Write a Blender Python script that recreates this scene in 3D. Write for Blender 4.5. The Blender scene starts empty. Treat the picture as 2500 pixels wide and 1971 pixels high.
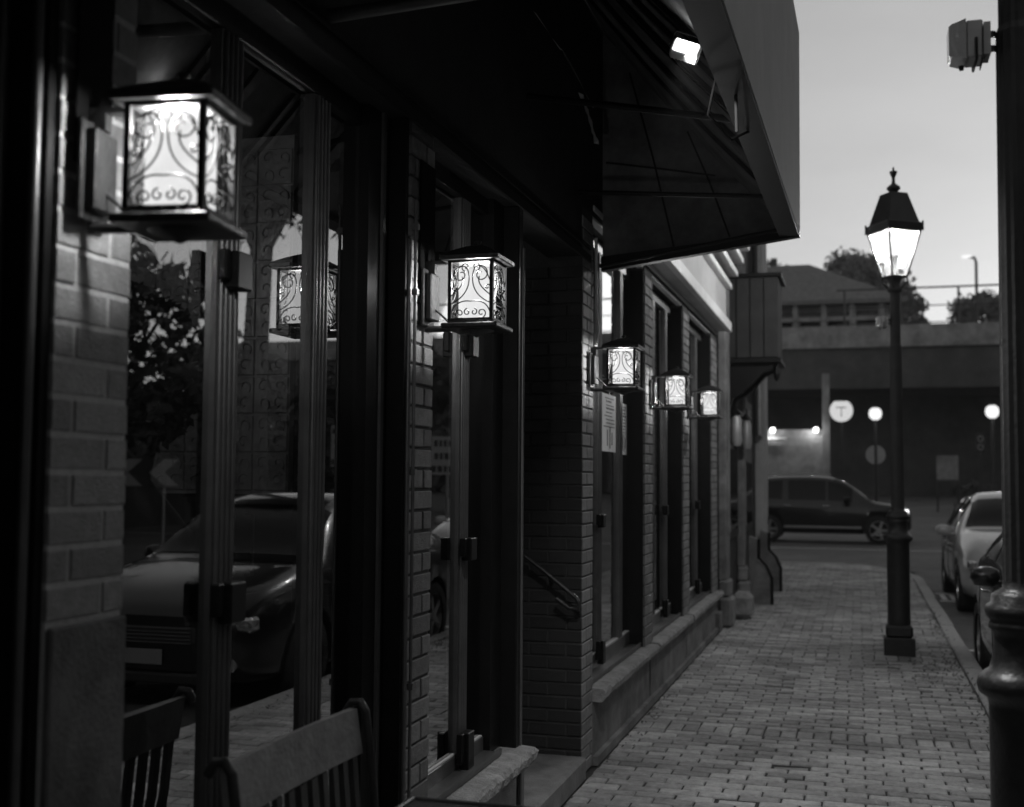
import bpy, math, random
from mathutils import Vector, Matrix
R = math.radians
PI = math.pi
scene = bpy.context.scene
C = scene.collection

# ------------------------------------------------------------------ camera
cam_d = bpy.data.cameras.new('camera')
cam = bpy.data.objects.new('camera', cam_d); C.objects.link(cam)
cam.location = (0, 0, 1.60)
cam.matrix_world = (Matrix.Translation((0, 0, 1.60)) @ Matrix.Rotation(R(16.32), 4, 'Z')
                    @ Matrix.Rotation(R(93.5), 4, 'X') @ Matrix.Rotation(R(0.40), 4, 'Z'))
cam_d.sensor_width = 36.0; cam_d.lens = 41.55
cam_d.clip_start = 0.05; cam_d.clip_end = 1200
cam_d.dof.use_dof = True; cam_d.dof.focus_distance = 4.7; cam_d.dof.aperture_fstop = 2.7
scene.camera = cam

# ------------------------------------------------------------------ sky, sun, exposure
SUN_EL, SUN_AZ = 3.0, 14.0            # dusk, the glow down the street and a little to the right
w = bpy.data.worlds.new('World'); scene.world = w; w.use_nodes = True
nt = w.node_tree; nt.nodes.clear()
out = nt.nodes.new('ShaderNodeOutputWorld'); bg = nt.nodes.new('ShaderNodeBackground')
sky = nt.nodes.new('ShaderNodeTexSky'); sky.sky_type = 'NISHITA'; sky.sun_disc = False
sky.sun_elevation = R(SUN_EL); sky.sun_rotation = R(SUN_AZ); sky.air_density = 1.0; sky.dust_density = 1.2; sky.ozone_density = 1.0
bw = nt.nodes.new('ShaderNodeRGBToBW')
tc = nt.nodes.new('ShaderNodeTexCoord'); mp = nt.nodes.new('ShaderNodeMapping'); mp.inputs['Scale'].default_value = (1.2, 1.2, 6)
nz = nt.nodes.new('ShaderNodeTexNoise'); nz.inputs['Scale'].default_value = 1.6; nz.inputs['Detail'].default_value = 5; nz.inputs['Roughness'].default_value = .6
rp = nt.nodes.new('ShaderNodeMapRange'); rp.inputs[1].default_value = .35; rp.inputs[2].default_value = .7; rp.inputs[3].default_value = .88; rp.inputs[4].default_value = 1.12
mu = nt.nodes.new('ShaderNodeMath'); mu.operation = 'MULTIPLY'
L = nt.links.new
L(tc.outputs['Generated'], mp.inputs[0]); L(mp.outputs[0], nz.inputs['Vector']); L(nz.outputs['Fac'], rp.inputs[0])
L(sky.outputs[0], bw.inputs[0]); L(bw.outputs[0], mu.inputs[0]); L(rp.outputs[0], mu.inputs[1])
pw = nt.nodes.new('ShaderNodeMath'); pw.operation = 'POWER'; pw.inputs[1].default_value = .45   # soft, evenly veiled dusk sky
L(mu.outputs[0], pw.inputs[0])
L(pw.outputs[0], bg.inputs['Color']); bg.inputs['Strength'].default_value = 0.077
L(bg.outputs[0], out.inputs[0])
sd = bpy.data.lights.new('sun', 'SUN'); sd.energy = 0.01; sd.angle = R(12)
sun = bpy.data.objects.new('sun', sd); C.objects.link(sun)
sun.rotation_euler = (R(90 - 6), 0, R(180 - SUN_AZ))
scene.view_settings.view_transform = 'Standard'; scene.view_settings.look = 'None'
scene.view_settings.gamma = 1; scene.view_settings.exposure = 2.0
LAMP = 0.25; K = 0.25      # lamp power and lamp brightness for this exposure

# ------------------------------------------------------------------ materials
def mat(name, v, rough=.6, metal=0, big=0, bigs=1.3, noise=0, nscale=20, bump=0, bscale=None, spec=.5, island=0, emit=0, coat=0):
    m = bpy.data.materials.new(name); m.use_nodes = True
    t = m.node_tree; b = t.nodes['Principled BSDF']
    b.inputs['Roughness'].default_value = rough; b.inputs['Metallic'].default_value = metal
    b.inputs['Specular IOR Level'].default_value = spec
    b.inputs['Base Color'].default_value = (v, v, v, 1)
    if coat: b.inputs['Coat Weight'].default_value = coat; b.inputs['Coat Roughness'].default_value = .03
    if emit:
        b.inputs['Emission Color'].default_value = (1, 1, 1, 1); b.inputs['Emission Strength'].default_value = emit
    tcn = t.nodes.new('ShaderNodeTexCoord')
    val = None
    if noise or island:
        base = t.nodes.new('ShaderNodeValue'); base.outputs[0].default_value = v; val = base.outputs[0]
    if noise:
        n = t.nodes.new('ShaderNodeTexNoise'); n.inputs['Scale'].default_value = nscale; n.inputs['Detail'].default_value = 6; n.inputs['Roughness'].default_value = .65
        t.links.new(tcn.outputs['Object'], n.inputs['Vector'])
        r = t.nodes.new('ShaderNodeMapRange'); r.inputs[1].default_value = .3; r.inputs[2].default_value = .7
        r.inputs[3].default_value = 1 - noise; r.inputs[4].default_value = 1 + noise
        t.links.new(n.outputs['Fac'], r.inputs[0])
        k = t.nodes.new('ShaderNodeMath'); k.operation = 'MULTIPLY'
        t.links.new(val, k.inputs[0]); t.links.new(r.outputs[0], k.inputs[1]); val = k.outputs[0]
    if big:
        n = t.nodes.new('ShaderNodeTexNoise'); n.inputs['Scale'].default_value = bigs; n.inputs['Detail'].default_value = 7; n.inputs['Roughness'].default_value = .7
        t.links.new(tcn.outputs['Object'], n.inputs['Vector'])
        r = t.nodes.new('ShaderNodeMapRange'); r.inputs[1].default_value = .35; r.inputs[2].default_value = .62; r.inputs[3].default_value = 1 - big; r.inputs[4].default_value = 1 + big * .5
        t.links.new(n.outputs['Fac'], r.inputs[0]); k = t.nodes.new('ShaderNodeMath'); k.operation = 'MULTIPLY'
        t.links.new(val, k.inputs[0]); t.links.new(r.outputs[0], k.inputs[1]); val = k.outputs[0]
    if island:
        g = t.nodes.new('ShaderNodeNewGeometry')
        r = t.nodes.new('ShaderNodeMapRange'); r.inputs[3].default_value = 1 - island; r.inputs[4].default_value = 1 + island
        t.links.new(g.outputs['Random Per Island'], r.inputs[0])
        k = t.nodes.new('ShaderNodeMath'); k.operation = 'MULTIPLY'
        t.links.new(val, k.inputs[0]); t.links.new(r.outputs[0], k.inputs[1]); val = k.outputs[0]
    if val is not None: t.links.new(val, b.inputs['Base Color'])
    if bump:
        n = t.nodes.new('ShaderNodeTexNoise'); n.inputs['Scale'].default_value = bscale or nscale * 3; n.inputs['Detail'].default_value = 5
        t.links.new(tcn.outputs['Object'], n.inputs['Vector'])
        bp = t.nodes.new('ShaderNodeBump'); bp.inputs['Strength'].default_value = bump; bp.inputs['Distance'].default_value = .01
        t.links.new(n.outputs['Fac'], bp.inputs['Height']); t.links.new(bp.outputs[0], b.inputs['Normal'])
    return m

def glass_mat(name, refl, tint, rough=.0, wob=0):
    m = bpy.data.materials.new(name); m.use_nodes = True; t = m.node_tree; t.nodes.clear()
    o = t.nodes.new('ShaderNodeOutputMaterial'); mx = t.nodes.new('ShaderNodeMixShader')
    tr = t.nodes.new('ShaderNodeBsdfTransparent'); tr.inputs[0].default_value = (tint, tint, tint, 1)
    gl = t.nodes.new('ShaderNodeBsdfGlossy'); gl.inputs['Roughness'].default_value = rough
    lw = t.nodes.new('ShaderNodeLayerWeight'); lw.inputs['Blend'].default_value = .35
    r = t.nodes.new('ShaderNodeMapRange'); r.inputs[3].default_value = refl; r.inputs[4].default_value = 1
    t.links.new(lw.outputs['Fresnel'], r.inputs[0]); t.links.new(r.outputs[0], mx.inputs[0])
    t.links.new(tr.outputs[0], mx.inputs[1]); t.links.new(gl.outputs[0], mx.inputs[2]); t.links.new(mx.outputs[0], o.inputs[0])
    if wob:
        tcn = t.nodes.new('ShaderNodeTexCoord')
        n = t.nodes.new('ShaderNodeTexNoise'); n.inputs['Scale'].default_value = 1.2; n.inputs['Detail'].default_value = 1
        t.links.new(tcn.outputs['Object'], n.inputs['Vector'])
        bp = t.nodes.new('ShaderNodeBump'); bp.inputs['Strength'].default_value = wob; bp.inputs['Distance'].default_value = .01
        t.links.new(n.outputs['Fac'], bp.inputs['Height']); t.links.new(bp.outputs[0], gl.inputs['Normal'])
    return m

def shade_mat(name, e, thru):
    m = bpy.data.materials.new(name); m.use_nodes = True; t = m.node_tree; t.nodes.clear()
    o = t.nodes.new('ShaderNodeOutputMaterial'); mx = t.nodes.new('ShaderNodeMixShader'); mx.inputs[0].default_value = thru
    em = t.nodes.new('ShaderNodeEmission'); tr = t.nodes.new('ShaderNodeBsdfTransparent')
    tcn = t.nodes.new('ShaderNodeTexCoord'); n = t.nodes.new('ShaderNodeTexNoise'); n.inputs['Scale'].default_value = 18; n.inputs['Detail'].default_value = 3
    r = t.nodes.new('ShaderNodeMapRange'); r.inputs[1].default_value = .3; r.inputs[2].default_value = .7; r.inputs[3].default_value = e * .88 * K; r.inputs[4].default_value = e * 1.1 * K
    t.links.new(tcn.outputs['Object'], n.inputs['Vector']); t.links.new(n.outputs['Fac'], r.inputs[0]); t.links.new(r.outputs[0], em.inputs['Strength'])
    t.links.new(em.outputs[0], mx.inputs[1]); t.links.new(tr.outputs[0], mx.inputs[2]); t.links.new(mx.outputs[0], o.inputs[0])
    return m

def emis(name, e):
    m = bpy.data.materials.new(name); m.use_nodes = True; t = m.node_tree; t.nodes.clear()
    o = t.nodes.new('ShaderNodeOutputMaterial'); em = t.nodes.new('ShaderNodeEmission'); em.inputs['Strength'].default_value = e * K
    t.links.new(em.outputs[0], o.inputs[0]); return m

M = dict(
 brick=mat('brick', .17, .72, noise=.25, nscale=30, bump=.5, bscale=180, island=.3),
 brick_l=mat('brick_light', .20, .7, noise=.25, nscale=30, bump=.5, bscale=180, island=.25),
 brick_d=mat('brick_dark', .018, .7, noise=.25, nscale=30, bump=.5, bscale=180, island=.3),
 mortar_l=mat('mortar_pale', .46, .9, noise=.15, nscale=60, bump=.5, bscale=250),
 mortar_shade=mat('mortar_shaded', .05, .9, noise=.2, nscale=60, bump=.5, bscale=250),  # shade of the raked joints put into the mortar colour
 black=mat('black_paint', .008, .45, spec=.18, noise=.3, nscale=8, bump=.05, bscale=90),
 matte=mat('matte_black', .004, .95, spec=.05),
 iron=mat('cast_iron', .025, .38, spec=.4, noise=.3, nscale=9, bump=.25, bscale=60),
 alu=mat('frame_metal', .16, .42, metal=.7, noise=.2, nscale=7, bump=.05, bscale=80),
 chrome=mat('chrome', .6, .14, metal=1, noise=.1, nscale=9),
 stone=mat('stone_sill', .23, .85, big=.3, bigs=3, noise=.3, nscale=14, bump=.9, bscale=70),
 stucco=mat('stucco', .17, .9, big=.45, bigs=2.2, noise=.25, nscale=6, bump=.5, bscale=150),
 plinthp=mat('plinth_panel', .11, .8, big=.5, bigs=4, noise=.3, nscale=5, bump=.4, bscale=120),
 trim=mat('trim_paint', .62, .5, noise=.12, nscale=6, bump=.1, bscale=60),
 fascia=mat('fascia_paint', .42, .6, noise=.15, nscale=3, bump=.15, bscale=80),
 dwall=mat('dark_wall', .03, .7, spec=.2, noise=.25, nscale=5, bump=.2, bscale=60),
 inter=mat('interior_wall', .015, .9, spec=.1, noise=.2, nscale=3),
 tin=mat('pressed_tin', .3, .4, metal=.3, noise=.35, nscale=14, bump=.3, bscale=40),
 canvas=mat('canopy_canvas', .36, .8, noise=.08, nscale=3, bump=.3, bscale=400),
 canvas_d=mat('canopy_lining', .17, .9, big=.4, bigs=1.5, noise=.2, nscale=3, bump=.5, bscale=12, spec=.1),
 pave=mat('pavement_brick', .30, .7, noise=.3, nscale=22, bump=.8, bscale=90, island=.35, big=.4, bigs=1.1),
 joint=mat('pavement_joint', .025, .95, noise=.4, nscale=40, bump=.5, bscale=200),
 asphalt=mat('asphalt', .09, .75, big=.4, bigs=.5, noise=.3, nscale=5, bump=.7, bscale=200),
 ground=mat('ground', .06, .9, noise=.3, nscale=1),
 curb=mat('granite', .30, .8, noise=.25, nscale=18, bump=.5, bscale=90, island=.15),
 paint=mat('road_paint', .6, .7, noise=.3, nscale=12),
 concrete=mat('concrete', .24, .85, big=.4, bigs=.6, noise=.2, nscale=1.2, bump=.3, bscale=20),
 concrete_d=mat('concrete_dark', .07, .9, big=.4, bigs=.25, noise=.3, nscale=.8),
 wood=mat('bench_wood', .24, .5, noise=.25, nscale=12, bump=.3, bscale=60),
 wood_d=mat('bench_wood_dark', .05, .5, noise=.25, nscale=12, bump=.3, bscale=60),
 bark=mat('bark', .05, .9, noise=.4, nscale=6, bump=.8, bscale=15),
 leaf=mat('leaves_veiled', .12, .7, noise=.3, nscale=.7, island=.5),  # veil over the far trees put into the leaf colour
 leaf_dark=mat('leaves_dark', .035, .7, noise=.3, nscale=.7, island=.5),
 car_black=mat('car_paint_black', .006, .3, coat=1, spec=.2),
 car_white=mat('car_paint_white', .38, .3, coat=1),
 car_grey=mat('car_paint_dark_grey', .01, .3, coat=.8, spec=.2),
 car_glass=mat('car_glass', .002, .02, spec=.3),
 car_lens=mat('car_headlight', .8, .05, metal=1, bump=1.0, bscale=22),
 tyre=mat('tyre_rubber', .015, .85, noise=.2, nscale=20),
 rim=mat('wheel_rim', .35, .3, metal=.9),
 lens=mat('lens', .7, .12, metal=.5, bump=.15, bscale=60),
 post_lit=mat('cast_iron_lit', .035, .5, noise=.3, nscale=6, bump=.3, bscale=50, spec=.4),  # iron copy lightened for the sky light on the upper post
 plate=mat('plate_white', .16, .5),
 signback=mat('sign_metal', .35, .5, metal=.4, noise=.15, nscale=10),
 signwhite=mat('sign_white', .35, .5, noise=.06, nscale=10),
 signblack=mat('sign_black', .015, .5),
 paper=mat('paper', .75, .8, noise=.05, nscale=10),
 ink=mat('ink', .1, .8),
 plastic=mat('housing_grey', .5, .5, noise=.1, nscale=20),
 roof=mat('roof_shingle', .15, .9, noise=.3, nscale=4, bump=.4, bscale=20),
 siding=mat('siding', .3, .8, noise=.2, nscale=2),
 glass=glass_mat('window_glass', .46, .75, wob=.02),
 clear=glass_mat('lamp_glass', .06, .95),
 shade=shade_mat('lit_frosted_shade', .88, .22),
 flood=emis('lit_flood', 14.0),
 globe=emis('lit_globe', 1.1),
 tsign=emis('lit_sign_face', .66),
 bulb=emis('lit_bulb', 6.0),
 glow=shade_mat('lit_street_glass', 1.7, .35),
 headl=emis('lit_marker', 3.0),
)

# ------------------------------------------------------------------ mesh helpers
class MB:
    def __init__(s): s.v = []; s.f = []; s.m = []; s.sm = []
    def add(s, vs, fs, mi=0, smooth=False):
        o = len(s.v); s.v += [tuple(v) for v in vs]
        for f in fs: s.f.append([i + o for i in f]); s.m.append(mi); s.sm.append(smooth)
    def box(s, x0, x1, y0, y1, z0, z1, mi=0, M4=None):
        if x0 > x1: x0, x1 = x1, x0
        if y0 > y1: y0, y1 = y1, y0
        vs = [Vector((x, y, z)) for x in (x0, x1) for y in (y0, y1) for z in (z0, z1)]
        if M4 is not None: vs = [M4 @ v for v in vs]
        s.add(vs, [(0, 1, 3, 2), (4, 6, 7, 5), (0, 4, 5, 1), (2, 3, 7, 6), (0, 2, 6, 4), (1, 5, 7, 3)], mi)
    def bbox(s, x0, x1, y0, y1, z0, z1, b=.004, mi=0):
        """box with chamfered edges"""
        if x0 > x1: x0, x1 = x1, x0
        if y0 > y1: y0, y1 = y1, y0
        P = []
        cx, cy, cz = (x0 + x1) / 2, (y0 + y1) / 2, (z0 + z1) / 2
        hx, hy, hz = (x1 - x0) / 2, (y1 - y0) / 2, (z1 - z0) / 2
        b = min(b, hx * .9, hy * .9, hz * .9)
        idx = {}
        for sx in (-1, 1):
            for sy in (-1, 1):
                for sz in (-1, 1):
                    for k in range(3):
                        d = [hx - b, hy - b, hz - b]; d[k] += b
                        idx[(sx, sy, sz, k)] = len(P); P.append((cx + sx * d[0], cy + sy * d[1], cz + sz * d[2]))
        F = []
        for sx in (-1, 1):
            q = [idx[(sx, a, c, 0)] for a, c in ((-1, -1), (1, -1), (1, 1), (-1, 1))]; F.append(q if sx > 0 else q[::-1])
            q = [idx[(a, sx, c, 1)] for a, c in ((-1, -1), (1, -1), (1, 1), (-1, 1))]; F.append(q[::-1] if sx > 0 else q)
            q = [idx[(a, c, sx, 2)] for a, c in ((-1, -1), (1, -1), (1, 1), (-1, 1))]; F.append(q if sx > 0 else q[::-1])
        for a in (-1, 1):
            for c in (-1, 1):
                F.append([idx[(-1, a, c, 1)], idx[(1, a, c, 1)], idx[(1, a, c, 2)], idx[(-1, a, c, 2)]])
                F.append([idx[(a, -1, c, 0)], idx[(a, 1, c, 0)], idx[(a, 1, c, 2)], idx[(a, -1, c, 2)]])
                F.append([idx[(a, c, -1, 0)], idx[(a, c, 1, 0)], idx[(a, c, 1, 1)], idx[(a, c, -1, 1)]])
                for e in (-1, 1): F.append([idx[(a, c, e, 0)], idx[(a, c, e, 1)], idx[(a, c, e, 2)]])
        s.add(P, F, mi)
    def tube(s, pts, r, n=6, mi=0, cap=True):
        pts = [Vector(p) for p in pts]; rings = []
        rr = r if isinstance(r, (list, tuple)) else [r] * len(pts)
        up = Vector((0, 0, 1)); prev = None
        for i, p in enumerate(pts):
            d = (pts[min(i + 1, len(pts) - 1)] - pts[max(i - 1, 0)])
            if d.length < 1e-9: d = Vector((0, 0, 1))
            d.normalize()
            if prev is None:
                a = up if abs(d.dot(up)) < .9 else Vector((1, 0, 0)); u = (a - d * a.dot(d)).normalized()
            else:
                u = prev - d * prev.dot(d)
                if u.length < 1e-6: u = d.orthogonal()
                u.normalize()
            prev = u; v = d.cross(u)
            rings.append([p + (u * math.cos(2 * PI * k / n) + v * math.sin(2 * PI * k / n)) * rr[i] for k in range(n)])
        vs = [q for g in rings for q in g]; fs = []
        for i in range(len(pts) - 1):
            for k in range(n): fs.append((i * n + k, i * n + (k + 1) % n, (i + 1) * n + (k + 1) % n, (i + 1) * n + k))
        s.add(vs, fs, mi, True)
        if cap:
            s.add(rings[0], [tuple(range(n))[::-1]], mi); s.add(rings[-1], [tuple(range(n))], mi)
    def lathe(s, prof, n=24, cx=0, cy=0, mi=0, smooth=True, rot=0):
        vs = []; fs = []
        for r, z in prof:
            for k in range(n):
                a = rot + 2 * PI * k / n; vs.append((cx + r * math.cos(a), cy + r * math.sin(a), z))
        for i in range(len(prof) - 1):
            for k in range(n): fs.append((i * n + k, i * n + (k + 1) % n, (i + 1) * n + (k + 1) % n, (i + 1) * n + k))
        s.add(vs, fs, mi, smooth)
        s.add(vs[:n], [tuple(range(n))[::-1]], mi); s.add(vs[-n:], [tuple(range(n))], mi)
    def prism(s, outline, axis, a0, a1, mi=0):
        """outline: 2-D polygon; axis 'x','y','z' extrusion"""
        def P(u, v, a):
            return {'x': (a, u, v), 'y': (u, a, v), 'z': (u, v, a)}[axis]
        n = len(outline); vs = [P(u, v, a0) for u, v in outline] + [P(u, v, a1) for u, v in outline]
        fs = [tuple(range(n))[::-1], tuple(range(n, 2 * n))] + [(i, (i + 1) % n, n + (i + 1) % n, n + i) for i in range(n)]
        s.add(vs, fs, mi)
    def build(s, name, mats, parent=None, loc=None):
        me = bpy.data.meshes.new(name); me.from_pydata(s.v, [], s.f)
        for m in (mats if isinstance(mats, (list, tuple)) else [mats]): me.materials.append(m)
        me.polygons.foreach_set('material_index', s.m); me.polygons.foreach_set('use_smooth', s.sm)
        me.update()
        import bmesh as _b
        b = _b.new(); b.from_mesh(me); _b.ops.recalc_face_normals(b, faces=b.faces); b.to_mesh(me); b.free()
        o = bpy.data.objects.new(name, me); C.objects.link(o)
        if parent: o.parent = parent
        if loc: o.location = loc
        return o

def tag(o, label=None, cat=None, group=None, kind=None):
    if label: o['label'] = label
    if cat: o['category'] = cat
    if group: o['group'] = group
    if kind: o['kind'] = kind
    return o
def thing(name, label, cat, loc=(0, 0, 0), rz=0, group=None):
    o = bpy.data.objects.new(name, None); C.objects.link(o); o.location = loc; o.rotation_euler = (0, 0, rz)
    o.empty_display_size = .1
    return tag(o, label, cat, group)
def children(o): return [c for c in list(C.objects) if c.parent == o]
def copy_tree(o, parent=None):
    c = o.copy(); C.objects.link(c)
    if parent: c.parent = parent
    for ch in children(o): copy_tree(ch, c)
    return c
def light(name, loc, power, r=0.0, kind='POINT', parent=None, **kw):
    d = bpy.data.lights.new(name, kind); d.energy = power
    if kind in ('POINT', 'SPOT'): d.shadow_soft_size = r
    for k, v in kw.items(): setattr(d, k, v)
    o = bpy.data.objects.new(name, d); C.objects.link(o); o.location = loc
    if parent: o.parent = parent
    return o

# bricks standing proud of a mortar bed.  O origin (lower corner), U along, N outward
def bricks(mb, O, U, N, wdt, h, course=.0705, blen=.205, joint=.0105, proud=.006, phase=0, mi=0, rng=None, ch=.003):
    rng = rng or random.Random(1); O = Vector(O); U = Vector(U); N = Vector(N); Z = Vector((0, 0, 1))
    nrow = int(h / course)
    for i in range(nrow):
        z = i * course; x = -blen * (phase + (.5 if i % 2 else 0)) 
        while x < wdt:
            a = max(x + joint / 2, 0); b = min(x + blen - joint / 2, wdt)
            if b - a > .02:
                p = proud + rng.uniform(-.0015, .0015)
                z0 = z + joint / 2 + rng.uniform(-.0008, .0008); z1 = z + course - joint / 2
                vs = []
                for (aa, bb, zz0, zz1, dd) in ((a, b, z0, z1, -.01), (a, b, z0, z1, p - ch), (a + ch, b - ch, z0 + ch, z1 - ch, p)):
                    for (u, q) in ((aa, zz0), (bb, zz0), (bb, zz1), (aa, zz1)): vs.append(O + U * u + Z * q + N * dd)
                fs = [(8, 9, 10, 11)]
                for k in range(4):
                    fs.append((k, (k + 1) % 4, 4 + (k + 1) % 4, 4 + k)); fs.append((4 + k, 4 + (k + 1) % 4, 8 + (k + 1) % 4, 8 + k))
                mb.add(vs, fs, mi)
            x += blen

def spiral(c, r0, r1, a0, a1, n=14):
    return [(c[0] + (r0 + (r1 - r0) * i / n) * math.cos(a0 + (a1 - a0) * i / n), c[1] + (r0 + (r1 - r0) * i / n) * math.sin(a0 + (a1 - a0) * i / n)) for i in range(n + 1)]
def bez(p0, p1, p2, p3, n=12):
    r = []
    for i in range(n + 1):
        t = i / n; u = 1 - t
        r.append(tuple(u**3 * p0[k] + 3 * u * u * t * p1[k] + 3 * u * t * t * p2[k] + t**3 * p3[k] for k in (0, 1)))
    return r

A = 1.43      # distance of the shop front from the camera line
AG = 1.55     # glass plane
# ================================================================== setting
g = MB()
g.add([(-400, -60, -.16), (400, -60, -.16), (400, 37, -.16), (-400, 37, -.16), (400, 68, .60), (-400, 68, .60), (400, 500, .60), (-400, 500, .60)],
      [(0, 1, 2, 3), (3, 2, 4, 5), (5, 4, 6, 7)])
tag(g.build('ground', M['ground']), kind='structure')
r_ = MB()
xs = [(-60, 70)]
r_.add([(.99, -30, -.14), (14, -30, -.14), (14, 24, -.14), (70, 24, -.14), (70, 37, -.14), (-60, 37, -.14), (-60, 23.4, -.14), (.99, 23.4, -.14)],
       [(0, 1, 2, 7), (7, 2, 3, 4, 5, 6)])
r_.add([(-60, 37, -.139), (70, 37, -.139), (70, 68, .621), (-60, 68, .621), (70, 74, .621), (-60, 74, .621)], [(0, 1, 2, 3), (3, 2, 4, 5)])
tag(r_.build('road', M['asphalt']), kind='structure')
# painted parking and crossing marks
pm = MB()
for i in range(12): pm.box(1.15 + i * .13, 1.22 + i * .13, 18.2, 19.0, -.138, -.1345)
pm.box(1.1, 3.2, 17.95, 18.08, -.138, -.1345); pm.box(1.1, 3.2, 19.1, 19.2, -.138, -.1345)
for y in (12.9, 6.4): pm.box(1.0, 3.1, y, y + .1, -.138, -.1345)
pm.box(-20, 20, 30.2, 30.32, -.138, -.1345)
tag(pm.build('road_markings', M['paint']), kind='structure')

# brick pavement, every brick laid
rng = random.Random(7)
sb = MB()
BL, BWd, JT = .203, .1015, .0078
def pav_brick(x0, x1, y0, y1):
    if x1 - x0 < .02: return
    z = rng.uniform(-.003, .003); tx = rng.uniform(-.012, .012); ty = rng.uniform(-.018, .018)
    cx, cy = (x0 + x1) / 2, (y0 + y1) / 2; c = rng.uniform(.004, .009); x0 += rng.uniform(-.001, .001); x1 -= rng.uniform(-.001, .001); y1 -= rng.uniform(0, .002)
    if rng.random() < .04: z -= .006
    def zz(x, y): return z + (x - cx) * tx + (y - cy) * ty
    vs = [(x, y, -.03) for x, y in ((x0, y0), (x1, y0), (x1, y1), (x0, y1))]
    vs += [(x, y, zz(x, y) - c) for x, y in ((x0, y0), (x1, y0), (x1, y1), (x0, y1))]
    vs += [(x, y, zz(x, y)) for x, y in ((x0 + c, y0 + c), (x1 - c, y0 + c), (x1 - c, y1 - c), (x0 + c, y1 - c))]
    fs = [(8, 9, 10, 11)]
    for k in range(4):
        fs.append((k, (k + 1) % 4, 4 + (k + 1) % 4, 4 + k)); fs.append((4 + k, 4 + (k + 1) % 4, 8 + (k + 1) % 4, 8 + k))
    sb.add(vs, fs)
y = 1.0; row = 0
soldier = [7.55, 10.95, 13.0, 17.2]
def walk_edge(y):
    return .83 if y < 20 else .83 - (y - 20) ** 2 * .10
while y < 23.1:
    hit = [q for q in soldier if q <= y < q + .103]
    xe = walk_edge(y)
    if hit:
        x = -1.40
        while x < xe:
            pav_brick(x + JT / 2, min(x + BWd, xe) - JT / 2, y + JT / 2 + rng.uniform(-.002, .002), y + BL - JT / 2); x += BWd
        y += BL
    else:
        off = (row % 2) * .5 + rng.uniform(-.04, .04); x = -1.40 - BL * off
        gap = JT + rng.choice([0, 0, 0, .002, .005])
        while x < xe - .02:
            ln = BL + rng.uniform(-.004, .004)
            x0 = max(x, -1.40); jj = JT + (rng.random() < .1) * .006
            pav_brick(x0 + jj / 2, min(x + ln, xe) - jj / 2, y + gap / 2 + rng.uniform(-.002, .002), y + BWd - gap / 2 + rng.uniform(-.001, .001)); x += ln
        y += BWd
    row += 1
tag(sb.build('pavement', M['pave']), kind='structure')
jb = MB(); jb.box(-1.8, .832, -6, 20, -.15, -.009); jb.prism([(-6, 20.0), (.832, 20.0), (.73, 21.0), (.43, 22), (-.1, 23), (-.2, 23.1), (-6, 23.1)], 'z', -.15, -.0092)
tag(jb.build('pavement_bed', M['joint']), kind='structure')
cb = MB(); y = -6
while y < 20:
    ln = rng.uniform(1.3, 1.9); e = min(y + ln, 20.0)
    dx = rng.uniform(-.006, .006)
    cb.bbox(.842 + dx, .99 + dx, y + .006, e - .006, -.15, .004 + rng.uniform(-.004, .006), .012); y = e
yy = 20.0
while yy < 23.1:
    e = min(yy + .62, 23.25); x0 = walk_edge(yy) + .01; x1 = walk_edge(e) + .01
    cb.prism([(x0, yy + .005), (x0 + .15, yy + .005), (x1 + .15, e - .005), (x1, e - .005)], 'z', -.15, .002); yy = e
cb.box(-9, -.25, 23.11, 23.26, -.15, .002)
tag(cb.build('curb', M['curb']), kind='structure')
# weeds and litter in the joint by the curb
wd = MB()
for i in range(420):
    t = rng.random(); y = rng.uniform(4, 15); x = .80 + rng.gauss(0, .035)
    if rng.random() < .25: y = rng.gauss(10.6, .5); x = .6 + rng.uniform(-.2, .2)
    s_ = rng.uniform(.008, .028); a = rng.uniform(0, PI)
    u = Vector((math.cos(a), math.sin(a), rng.uniform(0, .8))) * s_; v = Vector((-math.sin(a), math.cos(a), rng.uniform(0, .5))) * s_ * .5
    p = Vector((x, y, .006)); wd.add([p, p + u, p + u + v, p + v], [(0, 1, 2, 3)])
for i in range(160):
    y = rng.uniform(5, 14); x = -1.38 + abs(rng.gauss(0, .05)); s_ = rng.uniform(.006, .022); a = rng.uniform(0, PI)
    u = Vector((math.cos(a), math.sin(a), rng.uniform(0, .6))) * s_; v = Vector((-math.sin(a), math.cos(a), .2)) * s_ * .6
    p = Vector((x, y, .006)); wd.add([p, p + u, p + u + v, p + v], [(0, 1, 2, 3)])
tag(wd.build('fallen_leaves', M['leaf_dark']), kind='stuff')

# ================================================================== shop front
shop = thing('restaurant_building', 'dark brick restaurant front with tall folding windows along the left side', 'building', (-A, 0, 0))
SX = A   # parent offset: local x = world x + A
def bx(wx): return wx + A
def spart(mb, name, mats, parent=None):
    return mb.build(name, mats, parent or shop)
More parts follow.
